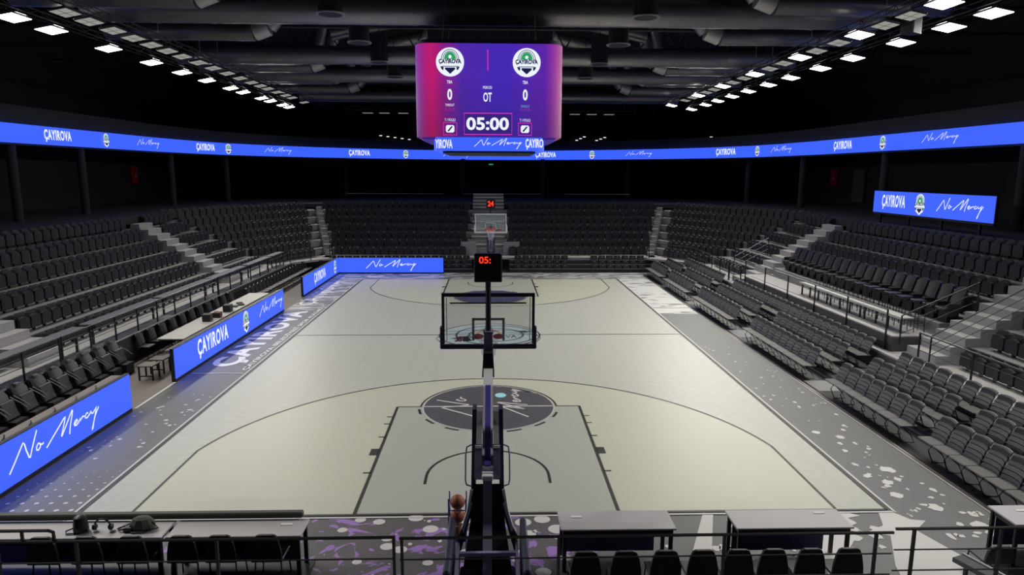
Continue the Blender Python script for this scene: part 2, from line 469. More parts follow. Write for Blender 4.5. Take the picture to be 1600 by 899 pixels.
for sg in (-1, 1):
    L(three(sg))
    for sx in (-1, 1):
        L([(sx*2.45, sg*14), (sx*2.45, sg*8.2)], 0.07)
        for q in (12.25 - .0, 10.3, 9.45, 8.95):
            L([(sx*2.45, sg*q), (sx*2.62, sg*q)], 0.05)
        ln.flat([(sx*2.47, sg*11.35), (sx*2.66, sg*11.35), (sx*2.66, sg*11.0), (sx*2.47, sg*11.0)], Z5)
        L([(sx*1.275, sg*12.8), (sx*1.275, sg*12.425)], 0.06)
    L([(-2.45, sg*8.2), (-1.8, sg*8.2)]); L([(1.8, sg*8.2), (2.45, sg*8.2)])
    L([(1.275*math.cos(t), sg*(12.425 - 1.275*math.sin(t))) for t in [math.pi*i/24 for i in range(25)]], 0.06)
    L([(1.83*math.cos(t), sg*(8.2 - 1.83*math.sin(t))) for t in [math.pi*i/24 for i in range(25)]])
    for k in range(7):
        a = math.radians(180 + 12 + k * 24.5)
        L([(1.86*math.cos(a + math.radians(q)), sg*(8.2 - 1.86*math.sin(a + math.radians(q)))) for q in (-6, -2, 2, 6)], 0.07)
L(circle(0, 0, 1.95), 0.05, Z5, True)
fpart(ln, 'court_line', M['line'])
# white edge lines outside the court
wl = MB()
wl.ribbon([(-7.62, -14.12), (7.62, -14.12), ], 0.05, Z5); wl.ribbon([(7.62, -14.14), (7.62, 14.1)], 0.05, Z5); wl.ribbon([(-7.62, -14.14), (-7.62, 14.1)], 0.05, Z5)
wl.ribbon([(9.40, -17.5), (9.40, 3.9)], 0.03, Z5); wl.ribbon([(9.50, -17.5), (9.50, 14)], 0.02, Z3)
wl.ribbon([(-9.40, -8.2), (-9.40, -5.9)], 0.08, Z5)
wl.ribbon([(-9.3, -5.02), (-7.7, -5.02)], 0.05, Z5)
wl.ribbon([(-9.3, 5.3), (-7.7, 5.3)], 0.05, Z5)
fpart(wl, 'white_floor_line', M['white_paint'])
# charcoal free throw discs
for sg in (-1, 1):
    fpart(MB().flat(circle(0, sg*8.2, 1.78, n=48), Z5 + .001), 'free_throw_disc', M['disc_dark'] if sg < 0 else mat('circle_navy', (0.05, 0.05, 0.13), 0.5, var=0.4, scale=5))
fw = MB()
fw.ribbon([(-1.8, -8.2), (1.8, -8.2)], 0.06, Z5 + .003)
fw.ribbon(circle(0, -8.2, 1.76, n=48), 0.035, Z5 + .003, None, True)
# handwriting on the near disc, read from the left of the court
T = basis((0, -8.2, Z5 + .004), (0.03, 1, 0), (-1, .03, 0))
def script_part(mb, strokes, ox, oy, sx, sy, T, pen):
    for st in strokes:
        mb.ribbon([((a + ox) * sx, (b + oy) * sy) for a, b in st], pen, 0, T)
script_part(fw, SCRIPT[:2], -1.55, -0.9, 0.50, 0.42, basis((-0.75, -8.2, Z5 + .004), (0, 1, 0), (-1, 0, 0)), 0.06)
script_part(fw, SCRIPT[2:], -5.6, -1.05, 0.40, 0.36, basis((0.78, -8.1, Z5 + .004), (0, 1, 0), (-1, 0, 0)), 0.06)
fpart(fw, 'disc_handwriting', M['white_paint'])
fpart(MB().flat(circle(0.33, -7.3, 0.16, 0.2, n=20), Z5 + .005), 'disc_badge', mat('disc_badge_cyan', (0.35, 0.75, 0.8), 0.5))
# centre circle emblem
ce = MB(); ce.flat(circle(0, 0, 1.9, n=48), Z3)
fpart(ce, 'centre_circle_field', mat('centre_pale_blue', (0.50, 0.60, 0.62), 0.45))
ce = MB()
for q in (1.55, 1.05): ce.ribbon(circle(0.25, 0, q, n=40), 0.09, Z4, None, True)
ce.ribbon([(-1.8, .5), (-.6, .8), (.8, .7), (1.8, .3)], 0.06, Z4); ce.ribbon([(-1.8, .1), (-.5, .35), (.8, .35), (1.8, 0)], 0.06, Z4)
text_mb(ce, 'ÇAYIROVA', 0.2, -0.35, 1.7, .6, basis((0, 0, 0), (1, 0, 0), (0, 1, 0)), .02, Z4)
ce.flat([(1.0, .55), (1.35, .7), (1.7, .5), (1.4, .3)], Z4); ce.flat([(-1.5, -.6), (-1.1, -.3), (-.7, -.5), (-1.0, -.9)], Z4)
fpart(ce, 'centre_circle_drawing', mat('centre_ink', (0.05, 0.09, 0.11), 0.5))
# big lettering on the left apron
T = basis((-8.55, 0, Z4), (0, 1, 0), (-1, 0, 0))
a = MB(); text_mb(a, 'ÇAYIROVA', 0.2, 0.05, 8.9, 1.15, T, 0.04, 0, 0, 1.08)
text_mb(a, 'ÇAYIROVA BELEDİYESİ SPOR KULÜBÜ', 0.35, -0.72, 10.0, 0.27, T, 0.02)
text_mb(a, 'ÇAYIROVA', 9.6, 0.2, 7.0, 0.9, T, 0.01)
fpart(a, 'apron_lettering', mat('lettering_paint_white', (0.82, 0.81, 0.80), 0.5))
def blob(mb, x, y, r, z, n=11, jag=0.35, el=1.0):
    mb.flat([(x + r*(1 + R.uniform(-jag, jag))*math.cos(2*math.pi*i/n), y + el*r*(1 + R.uniform(-jag, jag))*math.sin(2*math.pi*i/n)) for i in range(n)], z)
a = MB()
for k in range(95):       # splashes on the right apron, thicker towards the near corner
    t = R.random() ** 1.5
    blob(a, R.uniform(7.8, 9.3), -15.0 + t * 13.5, R.uniform(0.015, 0.055) * (1.6 - t), Z3, 8, 0.4, R.uniform(.7, 1.6))
for x, y, r in ((8.05, -13.45, .12), (8.2, -12.9, .12), (8.55, -12.3, .14), (7.95, -12.6, .09), (8.5, -14.0, .13), (8.0, -10.2, .1), (8.45, -10.5, .1), (8.9, -14.6, .1)):
    blob(a, x, y, r, Z3 + .001, 13, 0.3)
# near right corner splash and path
a.flat([(7.3, -14.15), (7.6, -14.15), (7.75, -14.4), (8.0, -14.45), (7.62, -14.78), (8.0, -16.0), (8.4, -17.2), (6.2, -17.2), (6.6, -15.85), (7.05, -14.95), (6.75, -14.8), (7.12, -14.6)], Z3)
a.flat([(6.4, -14.15), (6.75, -14.15), (6.9, -14.25), (6.62, -14.32), (6.7, -14.5), (6.4, -14.7), (6.45, -14.95), (6.15, -15.3), (6.0, -15.9), (5.3, -16.4), (5.7, -15.0)], Z3)
for x, y, r in ((6.95, -14.75, .13), (6.8, -14.95, .1), (7.0, -15.45, .12), (6.7, -15.3, .06), (6.85, -16.0, .1)): blob(a, x, y, r, Z3 + .001, 13, .35)
a.flat([(3.98, -14.15), (4.18, -14.15), (3.72, -15.5), (3.38, -15.5)], Z3)
for k in range(20): blob(a, R.uniform(2.9, 6.9), R.uniform(-15.9, -14.3), R.uniform(.03, .12), Z3 + .001, 9, 0.4)
for k in range(9):
    for j in range(6):     # ordered dots near the left
        s = 0.062 * (1 - k / 9.5)
        a.flat(circle(-9.1 + j*.27 + .0*k, -14.0 + k*.28, s * R.uniform(.7, 1), s * .8, n=10), Z3)
for k in range(40): blob(a, R.uniform(-9.2, -7.8), R.uniform(-11.6, -7.0), R.uniform(.02, .06), Z3, 7, 0.4)
for x, y, r in ((-2.55, -14.55, .09), (-1.95, -14.28, .11), (-1.72, -14.85, .10), (-1.68, -15.1, .12), (-1.3, -14.15, .14), (-1.0, -14.55, .14), (-.45, -14.28, .16), (-.3, -14.75, .14), (-1.45, -15.2, .12), (-2.1, -15.55, .08), (-.95, -15.6, .09),
                (.65, -14.35, .15), (1.0, -14.25, .15), (.72, -14.75, .14), (1.25, -14.6, .17), (-2.3, -14.2, .1), (.9, -15.9, .13), (-.35, -15.3, .1), (1.3, -15.5, .1), (-.15, -15.9, .08)):
    a.flat(circle(x, y, r, r*.9, n=18), Z3 + .002)
for k in range(30): blob(a, R.uniform(-2.7, 1.6), R.uniform(-16.4, -14.2), R.uniform(.015, .05), Z3 + .002, 7, .4)
fpart(a, 'apron_white_splash', M['white_paint'])
struct(MB().box(-9.3, -2.78, -17.6, -15.5, .008, .02).build('floor_mat', M['black']))
# small service floor gaps left and right stay the taupe floor

# ---------------------------------------------------------------- LED perimeter boards
def led_board(x0, y0, x1, y1, h, label, items, ledge=0.3, group='blue perimeter LED boards', name='perimeter_board', z0=0.0, base=0.0, tabs=0):
    """screen faces the right-hand side of the direction (x0,y0)->(x1,y1)"""
    Lh = math.hypot(x1 - x0, y1 - y0)
    root = thing(name, label, 'LED board', (x0, y0, z0), 0, group)
    ux = Vector(((x1-x0)/Lh, (y1-y0)/Lh, 0)); uz = Vector((0, 0, 1)); nn = ux.cross(uz)
    T = basis((0, 0, 0), ux, uz)      # local: x along, y up, z = outwards
    b = MB(); b.box(-.02, Lh + .02, base, h + .02, -.12, -.012, T); b.box(0, Lh, base, base + .085, -.013, 0, T)
    b.build('cabinet', M['black'], root)
    MB().box(0, Lh, base + .085, h, -.012, 0, T).build('screen', M['led'], root)
    ld = bpy.data.lights.new('screen_glow', 'AREA'); ld.shape = 'RECTANGLE'
    ld.size, ld.size_y = Lh, h - base; ld.energy = 2.0 * Lh * (h - base); ld.color = (.12, .18, 1.0)
    lo = bpy.data.objects.new('screen_glow', ld); COL.objects.link(lo); lo.parent = root
    lo.matrix_local = T @ Matrix.Translation((Lh/2, (h + base)/2, .03)) @ Matrix.Rotation(math.pi, 4, 'Y')
    if ledge > 0:
        MB().box(0.0, Lh, h - .12, h - .03, -.12 - ledge, -.12, T).build('rear_ledge', M['concrete_floor'], root)
        c = MB()
        for k in range(tabs):
            c.tube([(.5 + k*.8, h - .02, -.2), (.6 + k*.8, h + .02, -.25), (.75 + k*.8, h - .02, -.35)], .018, 6, T=T)
        if tabs: c.build('cable_loop', M['black'], root)
    tm = MB()
    for it in items:
        if it[0] == 't': text_mb(tm, it[1], it[2], base + it[3], it[4], it[5], T, 0.03, .004, 0, 1.12)
        if it[0] == 's': script_mb(tm, it[1], base + it[2], it[3], it[4], T, 0.13 if len(it) < 6 else it[5], .004)
        if it[0] == 'b': badge(root, T, it[1], base + it[2], it[3], .004, round_disc=False)
    if tm.v: tm.build('lettering', M['led_w'], root)
    return root
# drawn from the left end as a viewer on the court sees it: direction (0,+1), outward +X
led_board(-9.4, -16.4, -9.4, -8.34, 1.0, 'long blue LED board nearest the camera on the left apron, handwriting only', [('s', 5.05, .54, 3.1, .74)], ledge=.34, tabs=9)
led_board(-9.4, -5.84, -9.35, 4.7, 1.0, 'blue LED board in front of the long white scorer table, full club name and crest', [('t', 'ÇAYIROVA', 2.83, .56, 2.5, .66), ('b', 5.86, .54, .42), ('s', 8.85, .58, 3.0, .62)], ledge=.16)
led_board(-9.44, 8.28, -9.46, 16.15, 1.0, 'short blue LED board at the far left corner of the court', [('t', 'ÇAYIROVA', 3.4, .55, 2.5, .66), ('b', 7.05, .54, .4)], ledge=0)
led_board(-9.46, 16.2, -2.95, 16.2, 1.0, 'blue LED board behind the far baseline, facing the camera', [('s', 3.27, .54, 3.1, .72)], ledge=0)

# ---------------------------------------------------------------- stands: profile  x = 13.0 + D*i , z = .87 + RISE*i
D, RISE, W0, ZW, NR = 0.83, 0.52, 12.85, 0.87, 6
NRF = 7
RF = 0.45
ZC = ZW + RISE*7
YF = 18.0
def face_angle(nx, ny): return math.atan2(-nx, ny)   # seat model faces -Y
def side_end(i): return 13.6 - .35 * i
def corner_pts(i):   # start and end of the diagonal corner row
    d = D * i
    return (W0 + d, side_end(i) + .25), (10.75 + .35 * d, YF + d)
ter = {}
for sgn, nm in ((-1, 'left'), (1, 'right')):
    a = MB(); edge = MB()
    for i in range(NR):
        x0 = W0 + D*i; z = ZW + RISE*i
        ya = -18.5
        if i == 0: continue
        xx = sorted((sgn*x0, sgn*(x0 + D + (0.0 if i < NR-1 else 6.0))))
        a.box(xx[0], xx[1], ya, side_end(i) + .5, -.2, z)
    a.build('terrace_' + nm, M['concrete'])
    struct(bpy.data.objects['terrace_' + nm])
    a = MB()
    for i in range(1, NRF):
        z = ZW + RF*i
        (sx, sy), (ex, ey) = corner_pts(i)
        (tx, ty), (fx, fy) = corner_pts(i + 1 if i < NRF-1 else i + 9)
        P = [(sgn*sx, sy), (sgn*ex, ey), (sgn*fx, fy), (sgn*tx, ty)]
        if sgn > 0: P = P[::-1]
        a.prism(P, -.2, z)
    struct(a.build('terrace_corner_' + nm, M['concrete']))
a = MB()
for i in range(1, NRF):
    y0 = YF + D*i
    a.box(-10.75 - .35*D*(i), 10.75 + .35*D*(i), y0, y0 + D + (0 if i < NRF-1 else 14), -.2, ZW + RF*i)
struct(a.build('terrace_far', M['concrete']))
# walkways
a = MB()
a.box(-14.0, -11.95, -18.6, 15.0, .75, ZW)
a.prism([(-11.95, 15.0), (-10.0, 17.2), (-10.75, YF + .9), (-14, 15.0)][::-1], .75, ZW)
a.box(-10.75, 10.75, 17.5, 19.0, .75, ZW)
a.prism([(12.05, 15.0), (10.0, 17.2), (10.75, YF + .9), (14, 15.0)], .75, ZW)
a.box(12.02, 14.0, -18.6, 15.0, .75, ZW)
a.box(-14.0, 14.0, -20.6, -17.75, .75, ZW)
struct(a.build('walkway', M['concrete_l']))
a = MB(); a.box(-12.05, -11.93, -17.7, 15.0, 0, .82); a.box(-14.0, 14, -17.95, -17.76, -.1, .8)
a.box(-12, -10.3, 16.4, 16.5, 0, .8)
struct(a.build('parapet_wall', M['parapet']))
a = MB(); a.box(12.0, 12.1, -17.7, 15.0, 0, .82)
struct(a.build('parapet_wall_right', M['parapet_grey']))

# stairs in the aisles
AISLE_L = [(-7.25, -5.85), (7.3, 8.6)]
AISLE_R = [(-7.4, -6.1), (6.9, 8.2)]
def stairs(sgn, ya, yb, i1=NR):
    a = MB()
    for k in range(2 * i1):
        x0 = W0 - .15 + D/2 * k
        if x0 > W0 + D * (NR - 1) + .2: break
        x = sorted((sgn*x0, sgn*(x0 + D/2)))
        a.box(x[0], x[1], ya, yb, .2, ZW + RISE/2 * (k + 1))
    return struct(a.build('stair_flight', M['concrete_l']))
for sgn, al in ((-1, AISLE_L), (1, AISLE_R)):
    for ya, yb in al: stairs(sgn, ya, yb)
a = MB()
for k in range(2 * NRF + 2):
    y0 = YF + .9 + D/2*k
    a.box(-1.3, .95, y0, y0 + D/2, .2, ZW + RF/2*(k+2))
ctr = struct(a.build('stair_flight', M['concrete']))
a = MB()
for k in range(2 * NRF + 2): a.box(-1.3, .95, YF + .9 + D/2*k - .012, YF + .9 + D/2*k + .05, ZW + RF/2*(k+2) - .06, ZW + RF/2*(k+2) + .006)
a.build('step_nosing', M['white_steel'], ctr)
for sgn in (-1, 1):
    a = MB()
    for k in range(2 * NRF - 1):
        t = k * D / 2
        xc = 10.55 + .35*t
        a.box(sgn*xc - .2, sgn*xc + .2, YF + .3 + t, YF + .3 + t + D/2, .2, ZW + RF/2*(k+1))
    struct(a.build('stair_flight', M['concrete_l']))
# pale portal panels and steps either side of the far basket
for x0, x1 in ((-1.95, -.95), (.85, 1.9)):
    struct(MB().box(x0, x1, 18.55, 18.75, ZW, 1.75).build('trim_1' if x0 < 0 else 'trim_2', M['hatch']))

# ---------------------------------------------------------------- seats
def shell(w, h, th, bow, n=5, m=4, topround=0.04, lean=0.0, z0=0.0):
    """curved plastic back: width along X, height along Z, front towards -Y"""
    vs = []; fs = []
    for side in (0, 1):
        for j in range(m + 1):
            t = j / m
            for i in range(n + 1):
                s = i / n * 2 - 1
                ww = w * (1 - (0.10 if j == m else 0.0)) / 2
                x = s * ww
                z = z0 + h * t - (topround * s * s if j == m else 0)
                y = lean * t - bow * s * s + (th if side else 0)
                vs.append((x, y, z))
    o = (n + 1) * (m + 1)
    for j in range(m):
        for i in range(n):
            a = j*(n+1) + i
            fs.append((a, a+1, a+n+2, a+n+1)); fs.append((o+a, o+a+n+1, o+a+n+2, o+a+1))
    for i in range(n):
        fs.append((i, o+i, o+i+1, i+1)); b = m*(n+1)+i
        fs.append((b, b+1, o+b+1, o+b))
    for j in range(m):
        a = j*(n+1); fs.append((a, a+n+1, o+a+n+1, o+a)); a += n
        fs.append((a, o+a, o+a+n+1, a+n+1))
    return vs, fs
# bowl seat: origin under the front edge, faces -Y
def bowl_back(mb, T=None):
    vs, fs = shell(.49, .56, .06, .05, lean=.05, z0=.06, topround=.06)
    mb.add([(x, y + .32, z) for x, y, z in vs], fs, T)
    for z in (.42, .52, .62): mb.box(-.17, .17, .295, .325, z, z + .02, T)
    return mb
def bowl_pan(mb, T=None):
    vs, fs = shell(.44, .40, .08, .03, m=2, lean=.0, z0=.10)
    mb.add([(x, y + .20, z) for x, y, z in vs], fs, T)
    return mb
def bowl_leg(mb, T=None):
    mb.box(-.03, .03, .24, .32, 0, .34, T)
    return mb
class P: pass
mb_back, mb_pan, mb_leg = bowl_back(MB()), bowl_pan(MB()), bowl_leg(MB())

CI = Matrix.LocRotScale(Vector(CAM), cam.rotation_euler, None).inverted()
def project(p):
    v = CI @ Vector(p)
    if v.z >= -0.1: return None
    return (800 + 1054.3 * v.x / -v.z, 449.5 - 1054.3 * v.y / -v.z, -v.z)
ORD = ['zeroth', 'first', 'second', 'third', 'fourth', 'fifth', 'sixth', 'seventh', 'eighth', 'ninth', 'tenth', 'eleventh', 'twelfth', 'thirteenth', 'fourteenth',
       'fifteenth', 'sixteenth', 'seventeenth', 'eighteenth', 'nineteenth', 'twentieth', 'twenty-first', 'twenty-second', 'twenty-third', 'twenty-fourth', 'twenty-fifth',
       'twenty-sixth', 'twenty-seventh', 'twenty-eighth', 'twenty-ninth', 'thirtieth']
seats = []     # (pos, angle, side, row, block, k)
PW = 0.505
def run(y0, y1):
    n = int((y1 - y0) / PW); s = (y1 - y0 - n * PW) / 2
    return [y0 + s + PW * (k + .5) for k in range(n)]
for sgn, al, sd in ((-1, AISLE_L, 'left'), (1, AISLE_R, 'right')):
    for i in range(NR):
        z = ZW + RISE*i; x = sgn * (W0 + D*i + .14)
        blocks = [('nearest', -12.5, al[0][0] - .1), ('middle', al[0][1] + .1, al[1][0] - .1), ('far', al[1][1] + .1, side_end(i))]
        for bn, a0, a1 in blocks:
            if sd == 'right' and bn == 'middle' and i < 2: continue     # guest platform there
            if sd == 'right' and bn == 'nearest' and i < 1: pass
            if i == 0 and bn == 'far' and sd == 'left': pass
            for k, y in enumerate(run(a0, a1)):
                seats.append(((x, y, z), face_angle(sgn, 0), sd, i, bn, k))
    for i in range(NRF):
        z = ZW + RF*i
        (sx, sy), (ex, ey) = corner_pts(i)
        L_ = math.hypot(ex - sx, ey - sy); n = int((L_ - .45) / PW)
        dx, dy = (ex - sx)/L_, (ey - sy)/L_
        for k in range(n):
            t = .2 + PW*(k + .5)
            nx, ny = dy, -dx    # outward
            if nx < 0: nx, ny = -nx, -ny
            seats.append(((sgn*(sx + dx*t + nx*.14), sy + dy*t + ny*.14, z), face_angle(sgn*nx, ny), sd + ' corner', i, 'corner', k))
for i in range(0, NRF):
    z = ZW + RF*i; y = YF + D*i + .14
    for bn, a0, a1 in (('left', -10.4 - .35*D*i, -1.4), ('right', 1.05, 10.4 + .35*D*i)):
        for k, x in enumerate(run(a0, a1)):
            seats.append(((x, y, z), face_angle(0, 1), 'far', i, bn, k))
vis = []; rest = []
for s in seats:
    p = project((s[0][0], s[0][1], s[0][2] + .5))
    if p is None or not (-30 < p[0] < 1630 and p[1] < 915): continue
    vis.append((p[2], s))
vis.sort(key=lambda q: q[0])
proto = thing('arena_seat', 'x', 'seat')
mb_back.build('backrest', M['seat'], proto, True); mb_pan.build('seat_pan', M['seat'], proto, True)
mb_leg.build('pedestal', M['black'], proto)
first = True
for d_, s in vis[:290]:
    o = proto if first else copy_tree(proto); first = False
    pos, ang, sd, row, bn, k = s
    o.location = pos; o.rotation_euler = (0, 0, ang)
    tag(o, f'charcoal tip-up seat, {sd} bowl, {bn} block, {ORD[row+1]} row up, {ORD[k+1]} from the near aisle end', 'seat', f'tip-up seats in row {row+1} of the {sd} bowl')
a = MB()
for d_, s in vis[290:]:
    T = Matrix.Translation(s[0]) @ Matrix.Rotation(s[1], 4, 'Z')
    vs, fs = shell(.49, .56, .06, .05, n=4, m=2, lean=.05, z0=.06, topround=.06)
    a.add([(x, y + .32, z) for x, y, z in vs], fs, T)
    vs, fs = shell(.44, .40, .08, .03, n=2, m=1, z0=.10)
    a.add([(x, y + .20, z) for x, y, z in vs], fs, T)
if a.v:
    tag(a.build('distant_arena_seats', M['seat'], None, True), 'mass of small dark tip-up seats filling the upper and far rows of the bowl', 'seats', None, 'stuff')

# ---------------------------------------------------------------- courtside slatted chairs on the right
ROWS = [(9.62, 0.0, .0), (10.48, .15, .0), (11.34, .30, .0)]
struct(MB().box(9.56, 10.42, -17.6, 15.9, -.002, .012).build('seating_base_shade', M['black']))  # black strip stands in for the shade under the front chairs, base edge included
for y0, y1 in ((5.9, 6.9), (-.7, .7), (-7.2, -6.0)): struct(MB().box(9.6, 11.28, y0 + .1, y1 - .1, .01, .03 if y0 > 99 else .02).build('aisle_floor', M['concrete']))
tp = MB()
tp.box(10.42, 12.0, -17.6, 15.9, 0, .15); tp.box(11.28, 12.0, -17.6, 15.9, .15, .30)
struct(tp.build('seating_riser', M['parapet_grey']))
def slat_chair():
    t = thing('slatted_chair', 'x', 'chair')
    b = MB()
    for k in range(5):
        z0 = .465 + k*.096; y0 = .36 + k*.016 + .006*k*k
        vs, fs = shell(.50, .078 if k < 4 else .092, .035, .05, n=6, m=1, topround=.012 if k == 4 else .003, lean=.018 + .012*k, z0=z0)
        b.add([(x*(.99 if k < 4 else .96), y + y0, z) for x, y, z in vs], fs)
    vs, fs = shell(.50, .46, .012, .05, n=6, m=2, topround=.004, lean=.15, z0=.46)
    c = MB(); c.add([(x*.94, y + .39, z) for x, y, z in vs], fs); c.build('back_shell', M['parapet'], t, True)
    b.build('backrest', M['slat'], t, True)
    p = MB(); p.bbox(-.247, .247, 0, .42, .41, .45, .015)
    for k in range(7): p.box(-.21, .21, .05 + k*.05, .065 + k*.05, .449, .456)
    p.build('seat_pan', M['slat_pan'], t)
    for s in (1, ):
        MB().tube([(s*.2, .36, .41), (s*.2, .05, .40), (s*.2, -.02, .30), (s*.2, .10, .02), (s*.2, .40, .02), (s*.2, .30, .2), (s*.2, .1, .38)], .014, 5).build('leg_frame', M['black'], t)
    return t
sc = slat_chair(); first = True
RB = [[(12.1, 15.7, 'fifth'), (6.95, 11.45, 'fourth'), (.75, 5.9, 'third'), (-5.95, -.75, 'second'), (-10.95, -7.25, 'first'), (-15.2, -11.55, 'nearest')],
      [(12.1, 15.7, 'fifth'), (6.95, 11.45, 'fourth'), (.75, 5.9, 'third'), (-5.95, -.75, 'second'), (-10.95, -7.25, 'first'), (-15.2, -11.55, 'nearest')],
      [(7.65, 14.6, 'far'), (-5.85, 6.25, 'middle'), (-15.2, -7.2, 'near')]]
RN = ['front', 'middle', 'back']
for r, (x, z, _) in enumerate(ROWS):
    for y0, y1, bn in RB[r]:
        n = round((y1 - y0) / .535)
        for k in range(n):
            y = y0 + (y1 - y0) * (k + .5) / n
            if project((x, y, .5)) is None or project((x + .4, y, .9))[0] > 1640: continue
            o = sc if first else copy_tree(sc); first = False
            o.location = (x, y, z); o.rotation_euler = (0, 0, face_angle(1, 0))
            tag(o, f'grey slatted courtside chair, {RN[r]} row, {bn} block from camera, {ORD[k+1]} from its near end', 'chair', f'grey slatted chairs in the {RN[r]} courtside row')

# ---------------------------------------------------------------- far retracted bleacher
tb = MB()
for i in range(3):
    tb.box(-10.4, -1.2, 16.75 + .22*i, 17.5, -.1 if i == 0 else .02 + .26*i - .03, .02 + .26*(i+1) - .05)
    tb.box(1.2, 10.3, 16.75 + .22*i, 17.5, -.1 if i == 0 else .02 + .26*i - .03, .02 + .26*(i+1) - .05)
root = thing('retracted_bleacher', 'dark retracted bleacher with pale step edges behind the far baseline', 'bleacher', (0, 0, 0))
tb.build('step_stack', M['parapet'], root)
te = MB()
for i in range(3):
    for x0, x1 in ((-10.4, -1.2), (1.2, 10.3)):
        te.box(x0, x1, 16.73 + .22*i, 16.76 + .22*i, .02 + .26*(i+1) - .07, .02 + .26*(i+1) - .04)
te.build('step_edge', M['steel'], root)
fs_root = thing('folded_bench_seat', 'x', 'seat')
MB().bbox(-.22, .22, -.02, .1, .0, .26, .03).build('backrest', M['seat'], fs_root)
MB().bbox(-.21, .21, -.12, -.02, .02, .10, .02).build('seat_pan', M['parapet'], fs_root)
MB().box(-.03, .03, -.14, -.10, .16, .20).build('clip', M['steel'], fs_root)
first = True
for r in range(3):
    for x0, x1, bn in ((-2.9, -1.3, 'left'), (1.5, 5.2, 'centre'), (6.4, 9.9, 'right')):
        if r == 2 and bn == 'left': x0 = -10.3
        n = int((x1 - x0) / .5)
        for k in range(n):
            o = fs_root if first else copy_tree(fs_root); first = False
            o.location = (x0 + .25 + k*.5, 16.865 + .22*r, .235 + .26*r)
            tag(o, f'dark folded seat,  {["lowest","second","top"][r]} bleacher step behind far baseline, {ORD[k+1]} in {bn} group', 'seat', 'folded seats of the retracted bleacher')

# ---------------------------------------------------------------- railings
def railing(pts, label, h=.78, nr=3, post=1.4, name='guard_rail', z=ZW, top_r=.025, group='black guard rails of the lower walkway'):
    root = thing(name, label, 'railing', (pts[0][0], pts[0][1], z), 0, group)
    o0 = Vector((pts[0][0], pts[0][1], 0)); Q = [Vector((p[0], p[1], 0)) - o0 for p in pts]
    MB().tube([(q.x, q.y, h) for q in Q], top_r, 6).build('top_rail', M['rail'], root)
    for k in range(nr):
        zz = h * (k + .6) / (nr + .3)
        MB().tube([(q.x, q.y, zz) for q in Q], .011, 5).build('mid_rail', M['rail'], root)
    for a, b in zip(Q[:-1], Q[1:]):
        n = max(1, round((b - a).length / post))
        for k in range(n + (1 if b is Q[-1] else 0)):
            p = a + (b - a) * k / n
            MB().cbox(p.x, p.y, h/2, .045, .03, h).build('post', M['rail'], root)
    return root
railing([(-11.98, -16), (-11.98, -7.0)], 'black steel railing above the dark recliner chairs, nearest stretch on the left')
railing([(-11.98, -6.9), (-11.98, 4.0)], 'black steel railing above the scorer table on the left walkway')
railing([(-11.98, 4.1), (-11.98, 14.8), (-10.2, 17.3), (-10.2, 17.9)], 'black steel railing running to the far left corner beyond the scorer table')
railing([(10.2, 17.9), (10.2, 17.3), (12.2, 14.9), (12.2, 8.2)], 'black steel railing round the far right corner above courtside chairs', h=.95)
railing([(12.2, 8.1), (12.2, 6.5)], 'short railing beside the pale landing by the right aisle stairs', h=.95)
railing([(12.3, 6.2), (12.3, -5.6)], 'long black railing in front of the grey platform wall on the right', h=1.25, post=2.3)
railing([(12.2, -7.4), (12.2, -16)], 'black railing between back chair row and the near right stairs', h=.95, post=2.4)
# stair handrails
def handrail(x0, z0, x1, z1, y, label, nr=3):
    root = thing('stair_handrail', label, 'handrail', (x0, y, z0), 0, 'stair handrails')
    for k in range(nr):
        MB().tube([(0, 0, .9 - .28*k), (x1 - x0, 0, z1 - z0 + .9 - .28*k)], .02 if k == 0 else .012, 6).build('rail', M['rail'] if x0 < 0 or y < 0 else M['steel'], root)
    for t in (0, 1): MB().tube([(t*(x1-x0), 0, t*(z1-z0)), (t*(x1-x0), 0, t*(z1-z0) + .9)], .022, 6).build('post', M['rail'], root)
handrail(12.35, ZW + .3, 14.6, ZW + 1.3, -6.25, 'dark handrail climbing from the platform end beside the near right stairs')
handrail(12.4, ZW, 15.6, 2.6, -7.6, 'dark handrail on the camera side of the near right stairs')
handrail(12.5, ZW + .3, 14.2, ZW + 1.25, 8.3, 'pale handrail by the far right aisle stairs')
# concourse rails far away
for x0, x1, lb in ((-11.2, -3.7, 'thin pale rail high on the far concourse, left of the far basket'), (-2.2, 3.9, 'thin pale rail on the far concourse directly behind the far basket'), (5.8, 10.9, 'thin pale rail high on the far concourse, right of the far basket')):
    root = thing('concourse_rail', lb, 'railing', (x0, 27.5, ZC - RISE), 0, 'thin rails on the far concourse')
    MB().tube([(0, 0, .62), (x1 - x0, 0, .62)], .02, 5).build('rail', M['steel'], root)
    for k in range(4): MB().tube([((x1-x0)*k/3, 0, 0), ((x1-x0)*k/3, 0, .62)], .015, 5).build('post', M['rail'], root)
# near railing at the bottom of the view
def near_rail(x0, x1, h, posts, lb, gap=.29):
    x0 -= .01
    root = thing('front_railing', lb, 'railing', (x0, -17.82, ZW), 0, 'near railing sections')
    for k in range(4):
        MB().tube([(0, 0, h - gap*k), (x1-x0, 0, h - gap*k)], .022 if k == 0 else .011, 6).build('rail', M['rail'], root)
    for p in posts: MB().cbox(p - x0, 0, h/2, .035, .035, h).build('post', M['rail'], root)
    return root
near_rail(-7.5, -1.12, .865, (-6.0, -5.04, -3.33, -1.14), 'near black railing section left of the basket, in front of the black tables')
near_rail(-1.06, 5.22, .85, (-1.04, .93, 3.04, 5.0), 'near black railing section crossing the basket base and the two grey desks')
near_rail(5.26, 9.5, .90, (5.49, 6.63, 8.3), 'near black railing section over the pale floor path, right')
root = thing('gate_handle', 'raised black loop handle at the left end of the near railing', 'rail loop', (-7.5, -17.82, 1.78))
